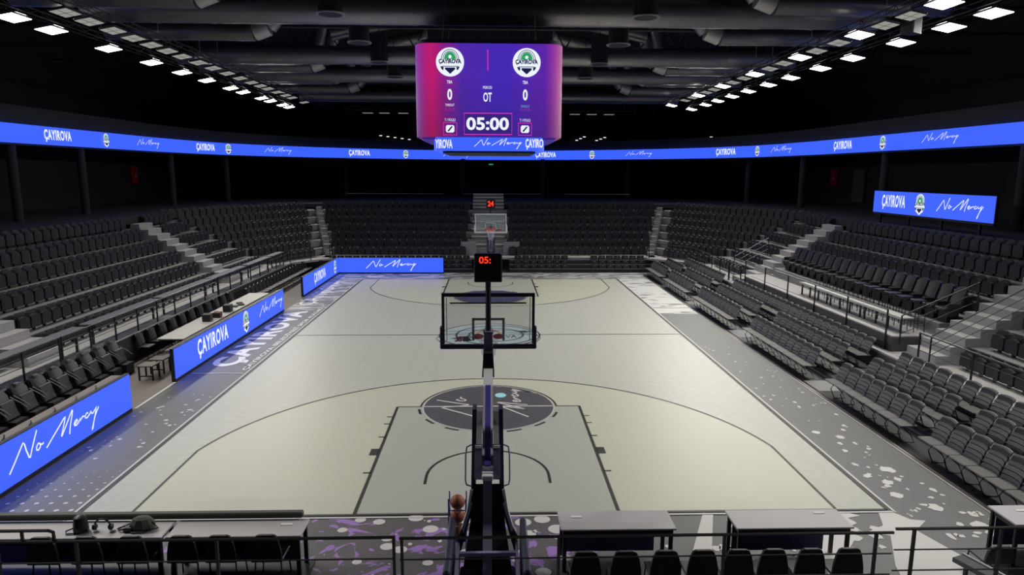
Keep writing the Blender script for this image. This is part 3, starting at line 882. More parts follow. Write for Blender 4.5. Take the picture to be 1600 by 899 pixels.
MB().tube([(0, 0, .1), (2.14, 0, .1), (2.2, 0, .08), (2.2, 0, -.03)], .022, 6).build('loop', M['rail'], root)
MB().tube([(1.82, 0, .1), (1.82, 0, -.03)], .02, 6).build('strut', M['rail'], root)

# ---------------------------------------------------------------- left: ledge desks along the rail
SEG = [(-13.0, -5.3), (-4.95, -.65), (-.35, 4.0), (4.25, 8.3), (8.7, 12.2), (12.45, 14.4)]
SL = ['nearest the camera', 'above the empty bench end of the scorer table', 'above the middle of the scorer table', 'above the far end of the scorer table', 'under the blue glow past the scorer table', 'last before the far left corner']
for (y0, y1), l in zip(SEG, SL):
    root = thing('press_desk', 'grey press desk behind the left railing, ' + l, 'desk', (-12.4, (y0+y1)/2, ZW), 0, 'press desks along the left railing')
    h = (y1 - y0) / 2
    MB().bbox(-.24, .24, -h, h, .67, .71, .012).build('desk_top', M['ledge'], root)
    MB().box(.2, .23, -h + .05, h - .05, .5, .67).build('front_lip', M['rail'], root)
    for s in (-1, 1): MB().box(-.03, .03, s*(h - .25) - .03, s*(h - .25) + .03, 0, .67).build('leg', M['rail'], root)

# ---------------------------------------------------------------- right: guest platform with counter and stools
pf = MB(); pf.box(12.35, 14.7, -5.9, 6.4, ZW, 1.32)
struct(pf.build('guest_platform', M['parapet_grey']))
pf = MB(); pf.box(12.33, 14.7, -5.9, 6.9, 1.32, 1.36); pf.box(12.4, 14.2, 6.9, 8.2, ZW, 1.12)
struct(pf.build('platform_floor', M['concrete_l']))
pf = MB(); pf.box(13.75, 14.72, -5.9, 6.4, 1.36, 1.75)
struct(pf.build('platform_step', M['concrete']))
for k, (y0, y1) in enumerate(((-5.6, -3.3), (-3.25, -.95), (-.9, 1.4))):
    root = thing('bar_counter', 'pale topped long bar counter on the guest platform, ' + ['nearest section', 'middle section', 'farthest section'][k], 'counter', (12.95, (y0+y1)/2, 1.36), 0, 'bar counter sections on the guest platform')
    h = (y1-y0)/2
    MB().box(-.2, .2, -h, h, .46, .50).build('counter_top', M['tabletop_w'], root)
    MB().box(-.22, -.2, -h, h, .44, .51).build('front_edge', M['tabletop_w'], root)
    for s in (-.9, -.3, .3, .9): MB().box(-.15, -.1, s*h - .025, s*h + .025, 0, .46).build('leg', M['rail'], root)
def stool():
    t = thing('bar_stool', 'x', 'stool')
    H = .98
    MB().bbox(-.17, .17, -.17, .17, H, H + .04, .012).build('seat', M['black'], t)
    for sx in (-1, 1):
        for sy in (-1, 1): MB().tube([(sx*.14, sy*.14, H), (sx*.17, sy*.17, 0)], .014, 5).build('leg', M['black'], t)
    MB().tube([(-.155, -.155, .3), (.155, -.155, .3), (.155, .155, .3), (-.155, .155, .3)], .01, 5, True).build('foot_ring', M['black'], t)
    return t
st = stool(); first = True
for k, y in enumerate((-5.3, -4.6, -3.95, -3.3, -2.75, -2.0, -1.35, -.7, .1, .9)):
    o = st if first else copy_tree(st); first = False
    o.location = (13.42, y, 1.36)
    tag(o, f'black high stool behind the pale counter, {ORD[k+1]} from its near end', 'stool', 'high stools on the guest platform')
def lounge():
    t = thing('guest_chair', 'x', 'chair')
    vs, fs = shell(.50, .72, .08, .03, lean=.24, z0=.36)
    MB().add([(x, y + .36, z) for x, y, z in vs], fs).build('backrest', M['leather'], t, True)
    MB().bbox(-.25, .25, -.08, .40, .34, .46, .03).build('seat', M['leather'], t)
    for s in (-1, 1): MB().bbox(s*.27 - .03, s*.27 + .03, 0, .36, .2, .60, .015).build('armrest', M['leather'], t)
    MB().box(-.2, .2, .05, .35, 0, .34).build('base', M['black'], t)
    return t
lg = lounge(); first = True
M['leather_g'] = M['leather']
for r, (x, z) in enumerate(((13.68, 1.75), )):
    ys = [-5.6 + .62*k for k in range(19)]
    for k, y in enumerate(ys):
        o = lg if first else copy_tree(lg); first = False
        o.location = (13.98, y, 1.75); o.rotation_euler = (0, 0, face_angle(1, 0))
        tag(o, f'wide black padded guest chair in line behind the stools, {ORD[k+1]} from the near stairs', 'chair', 'padded guest chairs on the platform')

# ---------------------------------------------------------------- left: recliners, scorer table, stools
rc = None
for k in range(13):
    y = -14.6 + .72 * k + .0
    if y > -5.9: break
def recliner():
    t = thing('team_bench_chair', 'x', 'chair')
    vs, fs = shell(.52, .66, .10, .05, lean=.22, z0=.38, topround=.08)
    MB().add([(x, y + .36, z) for x, y, z in vs], fs).build('backrest', M['leather'], t, True)
    MB().bbox(-.24, .24, -.23, .23, -.05, .05, .03, Matrix.Translation((0, .30, .56)) @ Matrix.Rotation(math.radians(74), 4, 'X')).build('seat', M['leather'], t)
    MB().bbox(-.08, .08, .50, .60, .95, 1.05, .02).build('headrest', M['slat'], t)
    for s in (-1, 1): MB().tube([(s*.29, .44, .80), (s*.29, .20, .66), (s*.29, .06, .54)], .018, 6).build('armrest', M['slat'], t)
    MB().box(-.22, .22, .0, .36, .0, .34).build('base', M['black'], t)
    return t
rc = recliner(); first = True
for k in range(13):
    y = -4.95 - .70*k
    o = rc if first else copy_tree(rc); first = False
    o.location = (-11.2, y, 0); o.rotation_euler = (0, 0, face_angle(-1, 0))
    tag(o, f'black padded team bench chair against the left wall, {ORD[k+1]} from the scorer table end', 'chair', 'black team bench chairs on the left')
first = True
def small_bench_chair():
    t = thing('folding_bench_chair', 'x', 'chair')
    vs, fs = shell(.42, .42, .04, .03, lean=.10, z0=.46)
    MB().add([(x, y + .36, z) for x, y, z in vs], fs).build('backrest', M['leather'], t, True)
    MB().bbox(-.21, .21, 0, .40, .42, .46, .012).build('seat', M['slat_pan'], t)
    for s in (-1, 1): MB().tube([(s*.19, .4, .5), (s*.19, .05, .02), (s*.19, .38, .02), (s*.19, .02, .42)], .012, 5).build('leg', M['black'], t)
    return t
fb = small_bench_chair()
for k in range(19):
    o = fb if first else copy_tree(fb); first = False
    o.location = (-10.95, 5.9 + .54*k, 0); o.rotation_euler = (0, 0, face_angle(-1, 0))
    tag(o, f'small dark chair along the left wall past the scorer table, {ORD[k+1]} from the table', 'chair', 'dark chairs past the scorer table')
for k in range(11):
    o = copy_tree(fb)
    o.location = (-11.35, -3.2 + .8*k, 0); o.rotation_euler = (0, 0, face_angle(-1, 0))
    tag(o, f'dark chair pushed to the wall behind the scorer table, {ORD[k+1]} from the near end', 'chair', 'dark chairs behind the scorer table')
for k, y in enumerate((-5.5, -4.8)):
    t = thing('bench_stool', ['grey topped black frame stool nearer to the camera, beside the first LED board end', 'grey topped black frame stool closest to the scorer table'][k], 'stool', (-10.35, y, 0), 0, 'two stools by the scorer table')
    MB().bbox(-.24, .24, -.24, .24, .42, .47, .015).build('seat', M['tan'] if k == 0 else M['slat_pan'], t)
    for sx in (-1, 1):
        for sy in (-1, 1): MB().box(sx*.2 - .02, sx*.2 + .02, sy*.2 - .02, sy*.2 + .02, 0, .42).build('leg', M['black'], t)
    MB().box(-.2, .2, -.22, -.18, .12, .15).build('stretcher', M['black'], t)
t = thing('scorer_table', 'long off-white scorer table behind the blue LED board on the left', 'table', (-10.6, .85, 0))
MB().bbox(-.45, .45, -4.35, 4.35, .71, .75, .01).build('table_top', M['tabletop_w'], t)
MB().box(-.42, .42, -4.3, 4.3, .66, .71).build('apron_frame', M['black'], t)
for y in (-4.0, -1.3, 1.3, 4.0):
    for s in (-1, 1): MB().tube([(s*.3, y, .66), (-s*.25, y, .03)], .02, 5).build('leg', M['black'], t)
MB().box(.3, .34, -4.2, 4.2, .1, .66).build('modesty_panel', M['parapet'], t)
for nm, x, y, sx, sy, sz, m, lb, cat in (('control_box', -10.5, -.75, .3, .34, .27, 'greenbox', 'dark green box nearest the camera on the scorer table', 'box'),
                                  ('cash_box', -10.4, -.1, .3, .3, .2, 'redbox', 'dark red box between two green boxes on the scorer table', 'box'),
                                  ('monitor_box', -10.42, 1.0, .3, .36, .28, 'greenbox', 'dark green box beyond the red one on the scorer table', 'box')):
    t = thing(nm, lb, cat, (x, y, .752), 0.1)
    MB().bbox(-sx/2, sx/2, -sy/2, sy/2, 0, sz, .015).build('shell', M[m], t)
    MB().box(-sx/2 + .03, sx/2 - .03, -sy/2 - .006, -sy/2, .04, sz - .04).build('front_panel', M['black'], t)
    MB().tube([(-.06, 0, sz), (-.06, 0, sz + .03), (.06, 0, sz + .03), (.06, 0, sz)], .008, 5).build('handle', M['black'], t)
for k, (x, y, l) in enumerate(((-10.5, 1.9, 'nearest'), (-10.35, 2.25, 'middle'), (-10.55, 2.6, 'farthest'))):
    t = thing('desk_console', f'small grey console with knobs on the scorer table, {l} of three', 'console', (x, y, .752), .3*k, 'small consoles on the scorer table')
    MB().bbox(-.12, .12, -.1, .1, 0, .06, .01).build('shell', M['grey_cloth'], t)
    for q in (-.06, 0, .06): MB().lathe([(.015, .058), (.012, .08)], 8, Matrix.Translation((q, 0, 0))).build('knob', M['steel'], t)

# ---------------------------------------------------------------- near tables
def desk(x0, x1, y0, y1, lb, top='tabletop', front=True, grp='grey desks behind the near baseline'):
    t = thing('press_table', lb, 'table', ((x0+x1)/2, (y0+y1)/2, 0), 0, grp)
    hx, hy = (x1-x0)/2, (y1-y0)/2
    MB().bbox(-hx, hx, -hy, hy, .72, .75, .008).build('table_top', M[top], t)
    MB().box(-hx + .06, hx - .08, -hy + .05, hy - .05, .62, .72).build('under_frame', M['black'], t)
    for sx in (-1, 1):
        for sy in (-1, 1): MB().box(sx*(hx - .07) - .03, sx*(hx - .07) + .03, sy*(hy - .06) - .02, sy*(hy - .06) + .02, 0, .72).build('leg', M['black'], t)
    if front: MB().box(-hx + .12, hx - .22, hy - .09, hy - .07, .08, .62).build('front_panel', M['skirt'], t)
    return t
desk(1.16, 2.98, -15.95, -15.35, 'grey desk right of the basket, the one closer to the basket')
desk(3.93, 5.80, -15.97, -15.38, 'grey desk farther right, between basket and the pale floor path')
desk(8.42, 10.2, -15.95, -15.31, 'grey desk at the right edge below the slatted chairs')
desk(-7.9, -4.94, -16.03, -15.5, 'pale table left of the basket carrying the black cases', front=True, top='tabletop', grp='tables left of the basket')
desk(-4.88, -2.83, -16.03, -15.5, 'pale table left of the basket next to the purple floor art', front=True, top='tabletop', grp='tables left of the basket')
t = tag(MB().bbox(-8.6, -2.95, -15.52, -15.40, .76, .86, .02).build('padded_beam', M['greenbox']), 'long dark padded beam lying along the back of the left tables', 'beam')
for x, lb, y in ((1.45, 'small white card on the grey desk nearer the basket', -15.55), (5.45, 'white card on the grey desk farther from the basket', -15.5), (8.85, 'white card on the grey desk at the right edge', -15.5), (-3.15, 'white card on the end of the left table', -15.68)):
    MBc = MB().box(-.09, .09, -.03, .03, 0, .006)
    c = MBc.build('name_card', M['paper']); c.location = (x, y, .752); tag(c, lb, 'card', 'white cards on the desks')
# black side box under the left tables

def pchair():
    t = thing('press_chair', 'x', 'chair')
    vs = [(-.18, 0, .50), (.18, 0, .50), (.225, .02, .72), (.16, .06, .87), (-.16, .06, .87), (-.225, .02, .72)]
    # tapered back panel widening towards the top, facing the court
    b = MB(); n = len(vs)
    prof = [(-.10, .42), (.10, .42), (.19, .62), (.21, .74), (.15, .87), (-.15, .87), (-.21, .74), (-.19, .62)]
    prof = [(-.23, .44), (.23, .44), (.22, .6), (.19, .76), (.15, .86), (.1, .88), (-.1, .88), (-.15, .86), (-.19, .76), (-.22, .6)]
    T = Matrix.Translation((0, -.22, 0)) @ Matrix.Rotation(math.radians(90), 4, 'X')
    b.prism([(x, z) for x, z in prof], -.02, .02, T)
    b.build('backrest', M['black'], t)
    MB().bbox(-.22, .22, -.22, .2, .42, .46, .012).build('seat', M['black'], t)
    MB().tube([(-.1, -.24, .875), (.1, -.24, .875)], .009, 6).build('top_trim', M['grey_cloth'], t)
    for sx in (-1, 1):
        for sy in (-1, 1): MB().tube([(sx*.19, sy*.17, .42), (sx*.22, sy*.2, 0)], .012, 5).build('leg', M['black'], t)
    return t
pc = pchair(); first = True
xs = [1.44, 2.02, 2.6, 3.14, 3.66, 4.17, 4.72, 5.28]
for k, x in enumerate(xs):
    o = pc if first else copy_tree(pc); first = False
    o.location = (x, -16.55, 0)
    tag(o, f'black press chair behind the two grey desks, {ORD[k+1]} counting from the basket', 'chair', 'black chairs behind the grey desks')
xs = [-3.3, -3.98, -4.55, -5.29, -5.95, -6.6]
for k, x in enumerate(xs):
    o = copy_tree(pc); o.location = (x, -15.99, 0)
    tag(o, f'black press chair at the left tables, {ORD[k+1]} counting from the basket', 'chair', 'black chairs at the left tables')
o = copy_tree(pc); o.location = (7.95, -16.05, 0); o.scale = (1, 1, .66); tag(o, 'low black chair beside the grey desk at the right edge', 'chair')
# cases on the left table
t = thing('camera_bag', 'tall black camera bag with a strap on the left table', 'bag', (-6.25, -15.82, .752))
MB().lathe([(.09, 0), (.11, .03), (.10, .15), (.085, .24), (.04, .27)], 14).build('body', M['black'], t, True)
MB().tube([(-.08, -.05, .08), (-.2, -.06, .03), (-.17, -.1, .015), (-.05, -.1, .02)], .012, 6).build('strap', M['black'], t)
t = thing('headset', 'black headset standing on the left table beside the camera bag', 'headset', (-5.93, -15.8, .752))
MB().tube([(.12*math.cos(a_), 0, .07 + .12*math.sin(a_)) for a_ in [math.pi*q/12 for q in range(-2, 15)]], .014, 6).build('headband', M['black'], t, True)
for s in (-1, 1): MB().lathe([(.03, -.02), (.05, 0), (.05, .03), (.02, .05)], 12, Matrix.Translation((s*.11, 0, .06)) @ Matrix.Rotation(math.pi/2*s, 4, 'Y')).build('ear_cup', M['black'], t)
t = thing('cloth_bag', 'crumpled dark grey cloth bag with black straps on the left table', 'bag', (-5.35, -15.75, .752))
MB().lathe([(.17, 0), (.2, .04), (.19, .1), (.13, .17), (.06, .2)], 10, Matrix.Scale(.7, 4, (0, 1, 0))).build('body', M['grey_cloth'], t)
MB().tube([(-.12, -.05, .04), (-.3, -.1, .03), (-.36, -.05, .02), (-.25, 0, .05), (-.12, .02, .1)], .014, 6).build('strap', M['black'], t)
MB().tube([(.15, -.02, .12), (.27, -.06, .04), (.1, -.15, .02), (-.1, -.16, .015)], .012, 6).build('strap', M['black'], t)
MB().bbox(-.24, -.1, -.13, -.03, 0, .07, .01).build('buckle', M['black'], t)
# bleached board leaning bottom right
t = thing('folded_barrier', 'pale edged dark folded barrier by the near right corner', 'barrier', (7.55, -16.75, 0), .35)
MB().bbox(-.12, .12, -.7, .6, .3, .38, .01).build('panel', M['parapet_grey'], t)
MB().box(.1, .13, -.7, .6, .38, .40).build('edge_strip', M['steel'], t)
for s in (-.5, .45): MB().box(-.03, .03, s - .02, s + .02, 0, .3).build('leg', M['black'], t)

# ---------------------------------------------------------------- baskets
def basket(sg, lb, full=True):
    """sg=-1 near basket. Built facing +Y from the near end, origin under the backboard front face"""
    root = thing('basketball_hoop', lb, 'basketball hoop', (0.02, sg*12.8, 0), 0 if sg < 0 else math.pi, 'the two portable baskets')
    # board
    MB().box(-.885, .885, -.02, 0, 2.915, 3.935).build('backboard_glass', M['glass'], root)
    f = MB()
    f.box(-.9, .9, -.04, .003, 3.89, 3.95) if sg > 0 else f.box(-.9, .9, -.06, -.02, 3.88, 3.95)
    for s in (-1, 1): f.box(min(s*.9, s*.85), max(s*.9, s*.85), -.06, .003, 2.95, 3.9)
    f.build('board_frame', M['white_steel'] if sg > 0 else M['pad'], root)
    p = MB()
    p.bbox(-.94, .94, -.07, .03, 2.84, 2.93, .02)
    for s in (-1, 1): p.bbox(min(s*.87, s*.94), max(s*.87, s*.94), -.07, .03, 2.86, 3.30, .02)
    p.build('edge_padding', M['pad'] if sg < 0 else M['white_steel'], root)
    if sg < 0:
        h = MB()
        for s in (-1, 1): h.tube([(s*.94, -.03, 3.12), (s*1.02, -.03, 3.05), (s*.94, -.03, 2.98)], .008, 5)
        h.build('tie_loop', M['black'], root)
    m = MB()
    for s in (-1, 1):
        m.box(min(s*.27, s*.32), max(s*.27, s*.32), .001, .006, 3.0, 3.45)
    m.box(-.32, .32, .001, .006, 3.40, 3.45)
    if sg > 0:
        m.box(-.32, .32, .001, .006, 3.0, 3.05)
    m.build('target_square', M['white_paint'] if sg > 0 else mat('square_grey_back', (.25, .27, .26), .5), root)
    st = MB()
    text_mb(st, 'TBL', .55, 3.03, .22, .11, basis((0, .008, 0), (-1, 0, 0), (0, 0, 1)), .05)
    st.build('league_letters', M['sticker_red'], root)
    st = MB()
    T = basis((0, .008, 0), (-1, 0, 0), (0, 0, 1))
    st.flat(circle(.2, 3.08, .11, .055, n=20), 0, T); st.flat(circle(-.2, 3.08, .11, .055, n=20), 0, T)
    st.build('red_oval', M['sticker_red'], root)
    st = MB()
    text_mb(st, 'SPOR', .2, 3.08, .15, .035, T, .01, .002); text_mb(st, 'SPOR', -.2, 3.08, .15, .035, T, .01, .002)
    st.build('oval_letters', M['white_paint'], root)
    st = MB(); st.flat([(.36, 3.03), (.3, 3.0), (.4, 2.98), (.5, 3.0), (.48, 3.06), (.4, 3.1)], 0, T)
    st.build('crest_sticker', M['sticker_teal'], root)
    # rim, net
    rm = MB(); rm.tube([(.235*math.cos(t), .40 + .235*math.sin(t), 3.05) for t in [2*math.pi*q/28 for q in range(28)]], .011, 6, True)
    rm.build('rim', M['rim'], root, True)
    MB().box(-.09, .09, 0, .17, 2.96, 3.05).build('rim_bracket', M['rim'], root)
    nt_ = MB()
    for q in range(12):
        for dr in (-1, 1):
            pts = []
            for j in range(5):
                a_ = 2*math.pi*(q + dr*j*.5)/12; rr = .23 - .10*(j/4)**.7
                pts.append((rr*math.cos(a_), .40 + rr*math.sin(a_), 3.04 - .11*j))
            nt_.tube(pts, .006, 4)
    nt_.build('net', M['net'], root)
    # shot clock
    k = thing('shot_clock', 'black shot clock with red digits above the ' + ('near' if sg < 0 else 'far') + ' basket', 'shot clock', (0.02, sg*13.15, 4.2), 0 if sg < 0 else math.pi, 'shot clocks')
    MB().bbox(-.26, .26, -.07, .07, .02, .56, .015).build('housing', M['black'], k)
    cm = MB(); fy = -.075 if sg < 0 else .075
    if sg < 0:
        T2 = basis((0, fy, 0), (1, 0, 0), (0, 0, 1)); text_mb(cm, '05:', -.06, .44, .22, .13, T2, .02)
    else:
        T2 = basis((0, fy, 0), (-1, 0, 0), (0, 0, 1)); text_mb(cm, '24', 0, .3, .34, .3, T2, .03)
    cm.build('digits', M['led_red'], k)
    MB().tube([(0, 0, -.92 if sg < 0 else -.25), (0, 0, .03)], .055, 8).build('mast', M['black'], k)
    # boom and extension
    a = MB()
    a.tube([(0, -.02, 3.2), (0, -.14, 3.2)], .10, 8)
    a.build('board_mount', M['black'], root)
    b = MB(); b.add(*frustum((-.09, .09, -.50, -.12, 2.90), (-.075, .075, -.45, -.12, 3.28))); b.build('head_casting', M['grey_purple'] if sg < 0 else M['blue_steel'], root)
    b = MB(); b.add(*frustum((-.115, .115, -.80, -.42, 2.50), (-.09, .09, -.70, -.3, 2.93))); b.build('head_cover', M['black'] if sg < 0 else M['blue_steel'], root)
    beam((0, -.62, 2.66), (0, -2.95, 1.68), .085, .055, 'boom', M['white_steel'], root)
    beam((0, -1.2, 2.42), (0, -2.95, 1.70), .048, .075, 'boom_stripe', M['blue_steel'], root)
    # black bar and pale inner border of the board as seen from behind
    if sg < 0:
        MB().box(-.74, .74, -.05, -.025, 3.74, 3.765).build('support_bar', M['black'], root)
        q = MB()
        for s in (-1, 1): q.box(min(s*.80, s*.815), max(s*.80, s*.815), -.03, -.022, 3.0, 3.86)
        q.build('border_strip', M['white_steel'], root)
    # tower: outer pads, side plates, hinge
    for s in (-1, 1):
        lo, hi = min, max
        q = MB(); q.add(*hull_plate([(s*.215, -2.05, 2.42), (s*.215, -2.30, 2.42), (s*.225, -3.15, 1.05), (s*.225, -2.65, 1.05)], .07)); q.build('tower_pad', M['pad'], root)
        beam((s*.135, -2.15, 2.30), (s*.135, -2.80, 1.93), .045, .05, 'side_plate', M['steel'], root)
        beam((s*.145, -2.72, 1.98), (s*.145, -3.02, 1.55), .06, .06, 'hinge_arm', M['grey_purple'], root)
        MB().bbox(min(s*.1, s*.19), max(s*.1, s*.19), -2.80, -2.74, 1.96, 2.0, .005).build('hinge_cap', M['white_steel'], root)
        MB().tube([(s*.25, -2.70, 1.98), (s*.33, -2.72, 1.95), (s*.345, -2.80, 1.85), (s*.345, -2.95, 1.50), (s*.33, -2.98, 1.44), (s*.25, -3.0, 1.42)], .013, 6).build('handle', M['grey_purple'], root)
        q = MB(); q.tube([(s*.25, -3.02, 1.38), (s*.30, -3.08, 1.05), (s*.38, -3.15, .80), (s*.46, -3.2, .64)], .03, 6); q.build('curved_strut', M['white_steel'], root)
        beam((s*.24, -3.1, 1.2), (s*.44, -3.35, .55), .025, .03, 'dark_strut', M['pad'], root)
        q = MB(); q.bbox(min(s*.50, s*.60), max(s*.50, s*.60), -4.5, -3.05, .05, .92, .025); q.build('side_pad', M['pad'], root)
        MB().box(min(s*.42, s*.46), max(s*.42, s*.46), -4.4, -3.3, .3, .68).build('side_rail', M['grey_purple'], root)
        for y in (-3.4, -4.3): MB().lathe([(.08, -.03), (.08, .03)], 14, Matrix.Translation((s*.4, y, .08)) @ Matrix.Rotation(math.pi/2, 4, 'Y')).build('wheel', M['black'], root)
    MB().bbox(-.085, .085, -3.12, -2.98, 1.56, 1.64, .01).build('hinge_plate', M['white_steel'], root)
    q = MB(); q.add([(-.24, -2.98, 1.45), (.24, -2.98, 1.45), (.27, -3.2, .9), (-.27, -3.2, .9), (-.40, -3.9, .25), (.40, -3.9, .25), (-.24, -2.75, 1.3), (.24, -2.75, 1.3), (.27, -2.9, .2), (-.27, -2.9, .2)],
        [(0, 1, 2, 3), (3, 2, 5, 4), (0, 6, 7, 1), (6, 9, 8, 7), (9, 4, 5, 8), (0, 3, 9, 6), (1, 7, 8, 2), (3, 4, 9), (2, 8, 5)]); q.build('back_cover', M['black'], root)
    q = MB(); q.add([(-.07, -3.0, 1.52), (.07, -3.0, 1.52), (.07, -3.24, .92), (-.07, -3.24, .92), (-.07, -3.95, .28), (.07, -3.95, .28), (-.07, -2.9, 1.4), (.07, -2.9, 1.4), (.07, -3.1, .85), (-.07, -3.1, .85), (-.07, -3.85, .2), (.07, -3.85, .2)],
        [(0, 1, 2, 3), (3, 2, 5, 4), (0, 6, 7, 1), (6, 9, 8, 7), (9, 10, 11, 8), (0, 3, 9, 6), (3, 4, 10, 9), (1, 7, 8, 2), (2, 8, 11, 5), (4, 5, 11, 10)]); q.build('centre_column', M['grey_purple'], root)
    MB().bbox(-.42, .42, -4.5, -3.3, .06, .26, .02).build('base', M['black'], root)
    MB().box(-.46, .46, -3.62, -3.56, .60, .66).build('cross_bar', M['grey_purple'], root)
    return root
def frustum(a, b):
    x0, x1, y0, y1, z0 = a; X0, X1, Y0, Y1, Z0_ = b
    vs = [(x0, y0, z0), (x1, y0, z0), (x1, y1, z0), (x0, y1, z0), (X0, Y0, Z0_), (X1, Y0, Z0_), (X1, Y1, Z0_), (X0, Y1, Z0_)]
    return vs, [(0, 3, 2, 1), (4, 5, 6, 7), (0, 1, 5, 4), (1, 2, 6, 5), (2, 3, 7, 6), (3, 0, 4, 7)]
def beam(a, b, wx, h, name, m, parent):
    a = Vector(a); b = Vector(b); d = (b - a); Ln = d.length
    T = Matrix.Translation(a) @ d.to_track_quat('Y', 'Z').to_matrix().to_4x4()
    return MB().box(-wx, wx, 0, Ln, -h, h, T).build(name, m, parent)
def hull_plate(q, th):
    vs = [(x - th/2, y, z) for x, y, z in q] + [(x + th/2, y, z) for x, y, z in q]
    return vs, [(0, 1, 2, 3), (7, 6, 5, 4), (0, 4, 5, 1), (1, 5, 6, 2), (2, 6, 7, 3), (3, 7, 4, 0)]
basket(-1, 'portable basketball hoop nearest the camera, seen from behind')
basket(1, 'portable basketball hoop at the far end of the court')
# ball rack and balls beside the near base
t = thing('ball_rack', 'small blue ball rack on the left of the near hoop base', 'rack', (-.48, -15.25, 0))
for sx in (-.14, .14):
    for sy in (-.14, .14): MB().tube([(sx, sy, 0), (sx, sy, 1.0)], .012, 5).build('post', M['blue_steel'], t)
for z in (.28, .55, .80): MB().tube([(-.14, -.14, z), (.14, -.14, z), (.14, .14, z), (-.14, .14, z)], .01, 5, True).build('shelf_rail', M['blue_steel'], t)
MB().box(-.14, .14, -.14, .14, .24, .27).build('shelf', M['blue_steel'], t)
ball = None
for k, z in enumerate((.39, .635, .93 - .05)):
    if ball is None:
        b = MB(); b.lathe([(.121*math.sin(math.pi*q/12) + 1e-4, -.121*math.cos(math.pi*q/12)) for q in range(13)], 20)
        ball = b.build('basketball', M['orange'], None, True); o = ball
        s_ = MB()
        for ax in range(3):
            s_.tube([Matrix.Rotation(math.pi/2, 4, 'XYZ'[ax]) @ Vector((.121*math.cos(q), .121*math.sin(q), 0)) for q in [2*math.pi*i/24 for i in range(24)]], .003, 4, True)
        s_.build('seam', M['black'], ball)
    else: o = copy_tree(ball)
    o.location = (-.48, -15.25, z); tag(o, ['brown basketball lowest in the blue rack', 'brown basketball in the middle of the blue rack', 'brown basketball on top of the blue rack'][k], 'basketball', 'basketballs in the rack')

# ---------------------------------------------------------------- scoreboard
def rrect(hx, hy, r, n=8):
    pts = []
    for cx, cy, a0 in ((hx-r, hy-r, 0), (-hx+r, hy-r, 90), (-hx+r, -hy+r, 180), (hx-r, -hy+r, 270)):
        for i in range(n + 1):
            t = math.radians(a0 + 90*i/n); pts.append((cx + r*math.cos(t), cy + r*math.sin(t)))
    return pts
sb = thing('scoreboard_cube', 'large hanging purple video scoreboard showing 05:00 above centre court', 'scoreboard', (0, 0, 0))
MB().prism(rrect(2.47, 2.5, .55), 7.42, 10.42).build('screen', M['screen'], sb, True)
MB().prism(rrect(2.42, 2.45, .55), 10.42, 10.55).build('top_cap', M['black'], sb)
MB().prism(rrect(2.3, 2.35, .55), 7.33, 7.42).build('lower_cap', M['led_box'], sb)
MB().prism(rrect(1.87, 2.46, .3), 6.97, 7.41).build('ribbon_ring', M['led'], sb, True)
MB().prism(rrect(1.6, 2.1, .3), 6.90, 6.97).build('ring_base', M['black'], sb)
Ts = basis((0, -2.51, 0), (1, 0, 0), (0, 0, 1))
q = MB()
text_mb(q, '05:00', -.05, 7.85, 1.42, .42, Ts, .03, .012); text_mb(q, 'OT', -.05, 8.71, .28, .3, Ts, .02, .012)
text_mb(q, 'PERIOD', -.05, 9.02, .3, .09, Ts, 0, .012)
for cx in (-1.3, 1.2):
    text_mb(q, '0', cx, 8.79, .16, .36, Ts, .03, .012); text_mb(q, 'TBA', cx, 9.19, .18, .1, Ts, .01, .012)
    text_mb(q, 'T / FOULS', cx, 7.97, .36, .09, Ts, 0, .012)
    q.flat([(cx + x, 7.68 + y) for x, y in ((-.14, -.08), (-.1, -.12), (.1, -.12), (.14, -.08), (.14, .08), (.1, .12), (-.1, .12), (-.14, .08))], .012, Ts)
text_mb(q, 'TIMEOUT', -1.3, 8.45, .3, .08, Ts, 0, .012)
q.build('lettering', M['led_w'], sb)
q = MB(); text_mb(q, 'TIMEOUT', 1.2, 8.42, .3, .08, Ts, 0, .012); q.build('timeout_letters', M['led_c'], sb)
q = MB()
for cx in (-1.3, 1.2):
    q.ribbon([(cx - .07, 7.60), (cx + .07, 7.76)], .05, .016, Ts)
q.build('slashed_zero', M['led_n'], sb)
q = MB()
q.ribbon([(-.04, 9.55), (-.04, 10.22)], .03, .012, Ts)
def frame(mb, x0, x1, y0, y1, wd): mb.ribbon([(x0, y0), (x1, y0), (x1, y1), (x0, y1)], wd, .012, Ts, True)
frame(q, -.83, .76, 7.5, 8.19, .03); frame(q, -1.52, -1.08, 7.48, 7.88, .025); frame(q, .98, 1.42, 7.48, 7.88, .025)
q.build('pink_frame', M['led_m'], sb)
q = MB()
for cx in (-1.3, 1.2):
    for j in (-1, 0, 1): q.ribbon(circle(cx + .12*j, 8.31, .035, n=12), .012, .012, Ts, True)
q.build('timeout_ring', M['led_m_dim'], sb)
q = MB(); q.flat([(-.8, 7.52), (.74, 7.52), (.74, 8.16), (-.8, 8.16)], .008, Ts); q.build('clock_field', M['led_box'], sb)
badge(sb, Ts, -1.28, 9.82, .46, .012); badge(sb, Ts, 1.24, 9.82, .46, .012)
Tr = basis((0, -2.47, 0), (1, 0, 0), (0, 0, 1))
q = MB(); text_mb(q, 'YIROVA', -1.52, 7.19, .58, .30, Tr, .03, .01); script_mb(q, .3, 7.2, 1.6, .36, Tr, .13, .01)
text_mb(q, 'ÇAYIRO', 1.52, 7.19, .6, .36, Tr, .03, .01)
q.build('ring_lettering', M['led_w'], sb)
for sx in (-1.6, 1.6):
    for sy in (-1.6, 1.6): MB().tube([(sx, sy, 10.55), (sx*.9, sy*.9, 13.2)], .02, 5).build('hanging_cable', M['truss'], sb)

